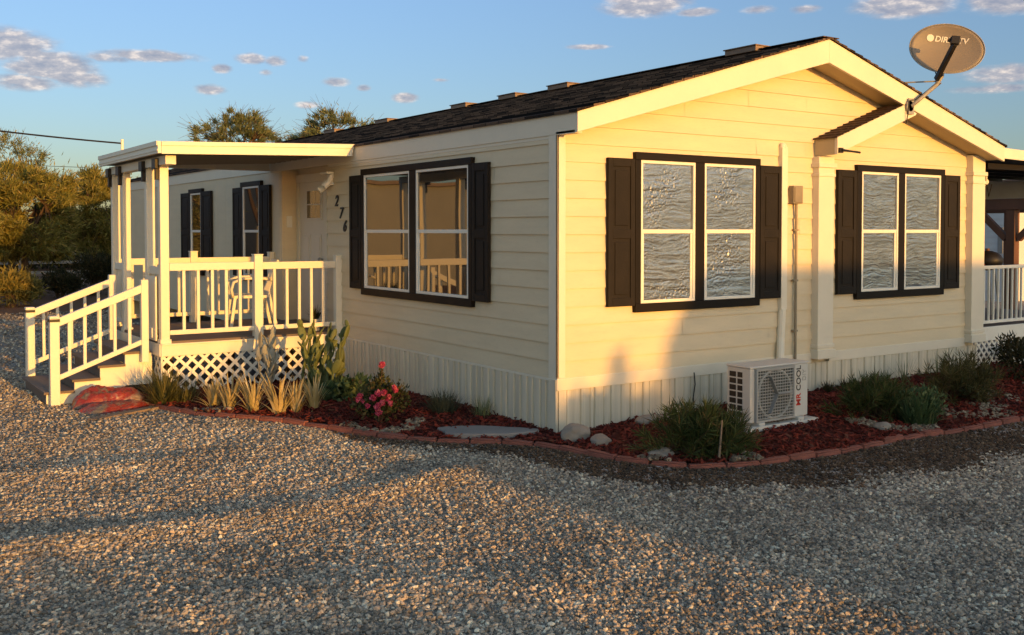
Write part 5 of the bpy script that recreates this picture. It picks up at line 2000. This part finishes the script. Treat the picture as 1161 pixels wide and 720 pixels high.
# ------------------------------------------------------------------ side porch, gazebo and neighbour at the right
def build_right():
    t = thing('side_porch', 'white side porch with slim railing and lattice beyond the gable', 'porch', (0, 0, 0))
    mb = MB()
    mb.box(6.86, 10.2, 0.06, 4.5, 0.60, 0.64)
    mb.build('deck_floor', M_DECK, t)
    mb = MB()
    mb.box(6.83, 10.2, 0.035, 0.06, 0.46, 0.64)
    mb.build('rim_board', M_LATTICE, t, 0.004)
    lattice('lattice_panel', 1, 0.07, 6.83, 10.2, -0.05, 0.46, t, 0.085, 0.030)
    mb = MB()
    mb.beam((6.86, 0.08, 1.42), (10.2, 0.08, 1.42), 0.05, 0.045)
    mb.beam((6.86, 0.08, 0.70), (10.2, 0.08, 0.70), 0.045, 0.04)
    rl = bpy.data.objects.new('railing', None)
    COL.objects.link(rl)
    rl.parent = t
    mb.build_each('rail', M_LATTICE, rl, 0.004)
    for k in range(29):
        x = 6.92 + k * 0.112
        g = MB()
        g.box(x, x + 0.022, 0.069, 0.091, 0.70, 1.41)
        g.build('baluster', M_LATTICE, rl)
    mb = MB()
    mb.prism([(6.80, 2.835), (10.3, 2.76), (10.3, 2.775), (6.80, 2.85)], 1, -0.24, 4.6)
    y = -0.1
    while y < 4.5:
        mb.box(6.80, 10.25, y, y + 0.05, 2.70, 2.77)
        y += 0.45
    mb.build('awning_roof', M_DARKTRIM, t)
    mb = MB()
    mb.prism([(6.795, 2.82), (10.3, 2.735), (10.3, 2.855), (6.795, 2.955)], 1, -0.29, -0.245)
    mb.build('awning_fascia', M_WHITE, t, 0.004)
    mb = MB()
    mb.box(10.15, 10.30, -0.1, 4.6, 2.42, 2.70)
    mb.build('beam', M_FARWHITE, t, 0.006)
    for yy in (0.1, 2.2, 4.4):
        mb = MB()
        mb.box(10.17, 10.27, yy, yy + 0.1, 0.6, 2.42)
        mb.build('post', M_LATTICE, t, 0.004)
    # string of bulbs below the awning
    s = thing('string_lights', 'string of small clear bulbs hung under the side awning', 'string lights', (0, 0, 0))
    mb = MB()
    pts = [(7.0 + 0.3 * k, 0.02 + 0.2 * k, 2.66 - 0.03 * math.sin(k * 1.6) ** 2) for k in range(9)]
    mb.tube(pts, 0.006, 5)
    mb.tube([(7.72, 0.5, 2.64), (7.80, 0.5, 2.50), (7.92, 0.55, 2.38), (8.04, 0.6, 2.46), (8.08, 0.6, 2.56)], 0.006, 5)
    mb.build('cord', M_BLACK, s)
    for k in (1, 3, 5, 7):
        g = MB()
        x, y, z = pts[k]
        g.tube([(x, y, z), (x, y, z - 0.04)], 0.014, 8)
        g.ellipsoid((x, y, z - 0.075), (0.032, 0.032, 0.042))
        g.build('bulb', M_FRAMEWHITE, s, smooth=True)
    # timber gazebo
    g_ = thing('gazebo', 'dark stained timber gazebo with braced posts beyond the side porch', 'gazebo', (0, 0, 0))
    gx0, gx1, gy0, gy1 = 12.8, 16.2, 2.93, 6.9
    for x in (gx0, gx1):
        for y in (gy0, gy0 + 2, gy1):
            mb = MB()
            mb.box(x, x + 0.17, y, y + 0.17, -0.05, 2.30)
            mb.build('post', M_WOOD, g_, 0.006)
    mb = MB()
    for y in (gy0, gy0 + 2, gy1):
        mb.beam((gx0 + 0.085, y + 0.20, 1.75), (gx0 + 0.085, y + 0.75, 2.28), 0.10, 0.12)
        mb.beam((gx0 + 0.085, y - 0.03, 1.75), (gx0 + 0.085, y - 0.58, 2.28), 0.10, 0.12)
    mb.build_each('brace', M_WOOD, g_, 0.005)
    mb = MB()
    mb.box(gx0 - 0.02, gx0 + 0.19, gy0 - 0.9, gy1 + 0.9, 2.30, 2.52)
    mb.box(gx1 - 0.02, gx1 + 0.19, gy0 - 0.9, gy1 + 0.9, 2.30, 2.52)
    for k in range(10):
        y = gy0 - 0.7 + k * 0.6
        mb.box(gx0 - 0.3, gx1 + 0.4, y, y + 0.07, 2.52, 2.66)
    mb.build_each('beam', M_WOOD, g_, 0.005)
    # neighbouring white mobile home far right
    n_ = thing('neighbour_home', 'white sided neighbouring mobile home behind the gazebo', 'mobile home', (0, 0, 0))
    mb = MB()
    x0 = 20.5
    lapn = 0.16
    z = 0.3
    while z < 2.85:
        mb.add([(x0 - 0.02, 7.5, z), (x0 - 0.02, 22, z), (x0, 22, z + lapn), (x0, 7.5, z + lapn), (x0, 7.5, z), (x0, 22, z)], [(0, 1, 2, 3), (4, 5, 1, 0)])
        z += lapn
    mb.box(x0, x0 + 5, 7.5, 22, -0.1, 2.85)
    mb.build('wall', M_FARWHITE, n_)
    mb = MB()
    mb.prism([(x0 - 0.3, 2.85), (x0 + 2.5, 3.4), (x0 + 5.3, 2.85)], 1, 7.2, 22.3)
    mb.build('roof', M_SHINGLE2, n_)
    mb = MB()
    mb.box(x0 - 0.04, x0 - 0.021, 7.58, 7.72, 1.3, 2.0)
    mb.box(x0 - 0.045, x0 - 0.021, 11.0, 12.6, 1.1, 2.3)
    mb.build_each('door', M_GREY, n_)
    # things standing on the porch: a red cushion chair back, a kettle grill
    k_ = thing('kettle_grill', 'dark round kettle grill standing on the side porch', 'grill', (8.75, 1.05, 0.64))
    mb = MB()
    mb.ellipsoid((0, 0, 0.82), (0.22, 0.22, 0.15), None, 20, 10)
    mb.build('bowl', M_BLACK, k_, smooth=True)
    mb = MB()
    mb.tube([(0, 0, 0.96), (0, 0, 1.0)], 0.03, 8)
    mb.build('handle', M_WOOD, k_)
    for a in (0.3, 2.4, 4.5):
        mb = MB()
        mb.tube([(0.13 * math.cos(a), 0.13 * math.sin(a), 0.72), (0.24 * math.cos(a), 0.24 * math.sin(a), 0.0)], 0.014, 8)
        mb.build('leg', M_GREY, k_)
    p_ = thing('flower_pot', 'pot of bright red flowers on the side porch', 'flower pot', (8.32, 1.02, 0.64))
    mb = MB()
    mb.tube([(0, 0, 0), (0, 0, 0.35), (0, 0, 0.62), (0, 0, 0.65)], [0.10, 0.13, 0.16, 0.17], 16)
    mb.build('pot', M_WOOD, p_)
    r = np.random.default_rng(8)
    V, F = leaf_shrub(r, [(0, 0, 0.76)], [(0.15, 0.15, 0.12)], 260, 0.06, 0.05)
    npmesh('flowers', V, F, M_RED, p_)
    tb = thing('side_table', 'low brown wooden table at the right edge before the lattice', 'table', (7.45, -0.42, 0.05))
    mb = MB()
    for k in range(5):
        mb.box(-0.30, 0.34, -0.28 + k * 0.115, -0.175 + k * 0.115, 0.32, 0.35)
    mb.build('tabletop', M_BOARD, tb, 0.004)
    for sx in (-0.26, 0.28):
        for sy in (-0.24, 0.22):
            mb = MB()
            mb.box(sx, sx + 0.05, sy, sy + 0.05, -0.05, 0.32)
            mb.build('leg', M_BOARD, tb, 0.004)


build_right()


# ------------------------------------------------------------------ trees and the background at the left
def tree(name, label, loc, trunk_h, crown_c, crown_r, n_clump, leaves, leafmat, L, Wd, seed, group=None, clump_r=0.42, spray=0.6, low=0.0):
    r = np.random.default_rng(seed)
    t = thing(name, label, 'tree', loc, 0.0, group)
    crown_c = np.array(crown_c, float)
    crown_r = np.array(crown_r, float)
    d = unit(r.normal(size=(n_clump, 3)))
    rad = r.uniform(0.35, 1.0, n_clump) ** 0.6
    CC = crown_c + d * crown_r * rad[:, None]
    CC[:, 2] = np.maximum(CC[:, 2], low + r.uniform(0, 0.4, n_clump))
    rr = clump_r * r.uniform(0.6, 1.35, n_clump)
    mb = MB()
    top = Vector((0.05, 0.03, trunk_h))
    mb.tube([(0, 0, -0.15), (0.04, 0.0, trunk_h * 0.5), tuple(top)], [0.14, 0.11, 0.09], 8)
    hubs = []
    for i in range(6):
        a = 6.28 * i / 6 + r.uniform(-0.4, 0.4)
        e = Vector(crown_c) + Vector((crown_r[0] * 0.5 * math.cos(a), crown_r[1] * 0.5 * math.sin(a), r.uniform(-0.2, 0.35) * crown_r[2]))
        m_ = top.lerp(e, 0.5) + Vector((0, 0, 0.15))
        mb.tube([tuple(top - Vector((0, 0, 0.1))), tuple(m_), tuple(e)], [0.07, 0.05, 0.03], 6)
        hubs.append(e)
    for i in range(n_clump):
        c = Vector(CC[i])
        h = min(hubs, key=lambda q: (q - c).length)
        mb.tube([tuple(h), tuple(h.lerp(c, 0.55) + Vector((0, 0, 0.06))), tuple(c)], [0.022, 0.014, 0.006], 4)
        for j in range(3):
            tip = c + Vector(unit(np.array(CC[i] - crown_c) + r.normal(size=3) * 0.8)) * (rr[i] * spray * 1.6)
            mb.tube([tuple(c), tuple(tip)], [0.007, 0.003], 3, cap=False)
    mb.build('trunk', M_BARK, t)
    k = r.integers(0, n_clump, leaves)
    dd = unit(r.normal(size=(leaves, 3)))
    q = np.abs(r.normal(0, 0.55, leaves))
    C = CC[k] + dd * (rr[k] * q)[:, None] * np.array([1, 1, 0.8])
    D = unit(dd * 0.6 + unit(CC[k] - crown_c) * spray + r.normal(size=(leaves, 3)) * 0.5 + np.array([0, 0, 0.25]))
    V, F = leaf_quads(C, D, L * r.uniform(0.6, 1.4, leaves), Wd * r.uniform(0.6, 1.3, leaves), r)
    npmesh('crown', V, F, leafmat, t)
    return t


G_T = 'mesquite trees behind the house'
tree('mesquite_tree', 'broad golden green mesquite tree at the far left edge', (-3.4, 23.5, 0), 1.1, (0, 0, 2.35), (1.7, 1.5, 1.5), 100, 44000, L_MESQ, 0.22, 0.036, 1, G_T, 0.36, low=0.6)
tree('mesquite_tree', 'olive mesquite tree just left of the awning, rising above the utility wire', (-0.6, 26.0, 0), 1.2, (0, 0, 2.4), (1.7, 1.5, 1.6), 120, 50000, L_MESQ, 0.22, 0.036, 2, G_T, 0.36, low=0.7)
tree('mesquite_tree', 'olive mesquite tree partly hidden by the porch posts', (1.9, 28.5, 0), 1.2, (0, 0, 2.45), (1.8, 1.6, 1.55), 110, 46000, L_MESQ, 0.22, 0.036, 3, G_T, 0.36, low=0.7)
tree('mesquite_tree', 'pale thin mesquite tree with bare upper twigs behind the golden ones', (-0.4, 30.0, 0), 1.8, (0, 0, 3.9), (1.4, 1.2, 1.3), 50, 6000, L_PALE, 0.14, 0.03, 4, G_T, 0.45, low=1.6)
tree('bare_tree', 'nearly bare grey tree reaching in from the left edge', (-5.1, 21.0, 0), 2.0, (0.4, 0, 4.1), (1.3, 1.2, 0.8), 34, 420, L_PALE, 0.10, 0.02, 5, None, 0.5, 1.0, low=2.6)
tree('roof_tree', 'feathery tree showing above the awning roof, left of the ridge', (6.6, 27.8, 0), 2.8, (0, 0, 5.0), (1.55, 1.4, 1.15), 120, 21000, L_PALE, 0.15, 0.032, 6, 'trees showing above the roof', 0.27, 1.3, low=2.5)
tree('roof_tree', 'feathery tree showing over the far end of the shingle roof', (9.6, 25.8, 0), 2.8, (0, 0, 5.05), (1.95, 1.5, 1.15), 120, 21000, L_PALE, 0.15, 0.032, 7, 'trees showing above the roof', 0.27, 1.3, low=2.5)


def bush(name, label, loc, radii, n, mat, seed, L=0.16, Wd=0.035, group=None):
    r = np.random.default_rng(seed)
    c = [(0, 0, radii[2] * 0.95)] + [(r.uniform(-0.6, 0.6) * radii[0], r.uniform(-0.6, 0.6) * radii[1], radii[2] * r.uniform(0.7, 1.2)) for _ in range(5)]
    rd = [radii] + [tuple(np.array(radii) * r.uniform(0.4, 0.6)) for _ in range(5)]
    V, F = leaf_shrub(r, c, rd, n, L, Wd, 0.6)
    V[:, 2] = np.maximum(V[:, 2], -0.05)
    t = thing(name, label, 'bush', loc, 0.0, group)
    npmesh('foliage', V, F, mat, t)
    mb = stems_mesh(random.Random(seed), 12, radii[2] * 1.3, radii[0] * 0.7, 0.02, 0.08)
    mb.build('stem', M_BARK, t)
    return t


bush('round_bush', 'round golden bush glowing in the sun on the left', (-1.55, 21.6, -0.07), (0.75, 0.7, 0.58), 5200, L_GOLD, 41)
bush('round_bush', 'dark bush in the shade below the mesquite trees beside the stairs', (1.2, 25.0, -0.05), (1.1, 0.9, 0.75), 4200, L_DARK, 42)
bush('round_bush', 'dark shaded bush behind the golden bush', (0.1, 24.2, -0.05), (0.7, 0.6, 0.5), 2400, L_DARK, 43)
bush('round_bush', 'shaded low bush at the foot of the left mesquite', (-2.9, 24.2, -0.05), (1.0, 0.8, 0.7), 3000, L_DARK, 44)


def far_thicket():
    """a far-off belt of desert scrub that reads as one mass and closes the horizon"""
    r = np.random.default_rng(77)
    n = 60000
    x = r.uniform(-45, 60, n)
    y = 46 + 3 * np.sin(x * 0.2) + r.normal(0, 1.6, n)
    top = 2.0 + 0.7 * np.sin(x * 0.35) + 0.6 * np.sin(x * 0.9 + 1) + 0.4 * np.sin(x * 2.3)
    z = np.abs(r.uniform(0, 1, n)) ** 0.8 * top
    C = np.stack([x, y, z], 1)
    D = unit(r.normal(size=(n, 3)) + np.array([0, 0, 0.5]))
    V, F = leaf_quads(C, D, 0.42, 0.16, r)
    o = npmesh('far_scrub', V, F, L_DARK)
    tag(o, 'far belt of dark desert scrub along the horizon', 'scrub', kind='stuff')


far_thicket()


def yard_fence():
    t = thing('rail_fence', 'pale rail fence in the shade below the mesquite trees', 'fence', (0, 0, 0))
    for x in np.arange(-4, 8.1, 2.0):
        mb = MB()
        mb.box(x, x + 0.09, 31.0, 31.09, -0.1, 1.15)
        mb.build('post', M_FARWHITE, t)
    for z in (0.45, 0.8, 1.1):
        mb = MB()
        mb.box(-4, 8.1, 30.96, 31.0, z - 0.05, z + 0.05)
        mb.build('rail', M_FARWHITE, t)
    p_ = thing('service_mast', 'white utility service mast standing behind the porch awning', 'mast', (0.55, 18.6, 0))
    mb = MB()
    mb.tube([(0, 0, -0.1), (0, 0, 3.9)], 0.026, 10)
    mb.build('pole', M_FRAMEWHITE, p_)
    mb = MB()
    mb.tube([(0, 0, 3.8), (0, 0, 4.15)], [0.036, 0.036], 10)
    mb.build('cap', M_FRAMEWHITE, p_)
    # overhead wire from the mast to the left
    def wire(label, a, b, sag, rad):
        a, b = Vector(a), Vector(b)
        pts = []
        for i in range(25):
            q = i / 24
            p = a.lerp(b, q)
            p.z -= sag * 4 * q * (1 - q)
            pts.append(tuple(p))
        mb = MB()
        mb.tube(pts, rad, 6)
        o = mb.build('utility_wire', M_BLACK, None)
        tag(o, label, 'wire')
    wire('thick dark utility wire crossing the sky at the left', (0.55, 18.6, 4.05), (-9.0, 20.5, 5.3), 0.18, 0.022)
    wire('thin lower cable below the thick utility wire', (2.0, 30.0, 4.1), (-12.0, 30.0, 4.9), 0.2, 0.010)


yard_fence()


# ------------------------------------------------------------------ unseen house and hedges added behind the camera to shade the yard
def behind():
    n_ = thing('caster_house', 'unseen low tan house added to shade the lower gable wall', 'house', (0, 0, 0))  # added shadow caster: its roof edge shades the lower gable
    mb = MB()
    mb.box(3.12, 19, -34, -25, -0.1, 3.0)
    mb.build('wall', M_TAN, n_)
    mb = MB()
    mb.box(3.10, 19.3, -34.3, -24.8, 3.0, 3.50)
    mb.build('roof', M_SHINGLE2, n_)
    w_ = thing('tan_shed', 'long tan outbuilding at the far left of the yard', 'outbuilding', (0, 0, 0))
    mb = MB()
    mb.box(-17, -6.0, 24, 30, -0.1, 3.5)
    mb.build('wall', M_TAN, w_)
    mb = MB()
    mb.prism([(23.8, 3.5), (23.8, 3.62), (27, 3.8), (30.2, 3.62), (30.2, 3.5)], 0, -17.2, -5.8)
    mb.build('roof', M_BOARD, w_)
    r = np.random.default_rng(90)
    def hedge(name, label, x0, x1, y0, y1, h, n, rag, slope=0.0):
        t = thing(name, label, 'hedge', (0, 0, 0))
        x = r.uniform(x0, x1, n)
        top = h + slope * (x - x1) + rag * (np.sin(x * 13.1) * 0.6 + np.sin(x * 6.3 + 1) * 0.5) + r.normal(0, rag * 0.55, n)
        z = r.uniform(0, 1, n) * top
        y = r.uniform(y0, y1, n)
        V, F = leaf_quads(np.stack([x, y, z], 1), unit(r.normal(size=(n, 3))), 0.22, 0.11, r)
        npmesh('foliage', V, F, L_DARK, t)
        mb = MB()
        for xx in np.arange(x0 + 0.3, x1, 0.7):
            mb.tube([(xx, (y0 + y1) / 2, -0.1), (xx, (y0 + y1) / 2, h * 0.7)], [0.05, 0.02], 6)
        mb.build('stem', M_BARK, t)
    hedge('tall_caster_hedge', 'unseen tall hedge added to shade the gable foot and the gravel', -0.05, 2.9, -26.5, -25, 2.22, 16000, 0.34)  # added shadow caster: ragged top dapples the gable, body shades gravel
    hedge('low_caster_hedge', 'unseen low hedge added to shade the near gravel', -13, -2.0, -15.8, -14.8, 0.93, 22000, 0.06, -0.055)  # added shadow caster for the near left gravel


behind()
print('objects', len(bpy.data.objects))
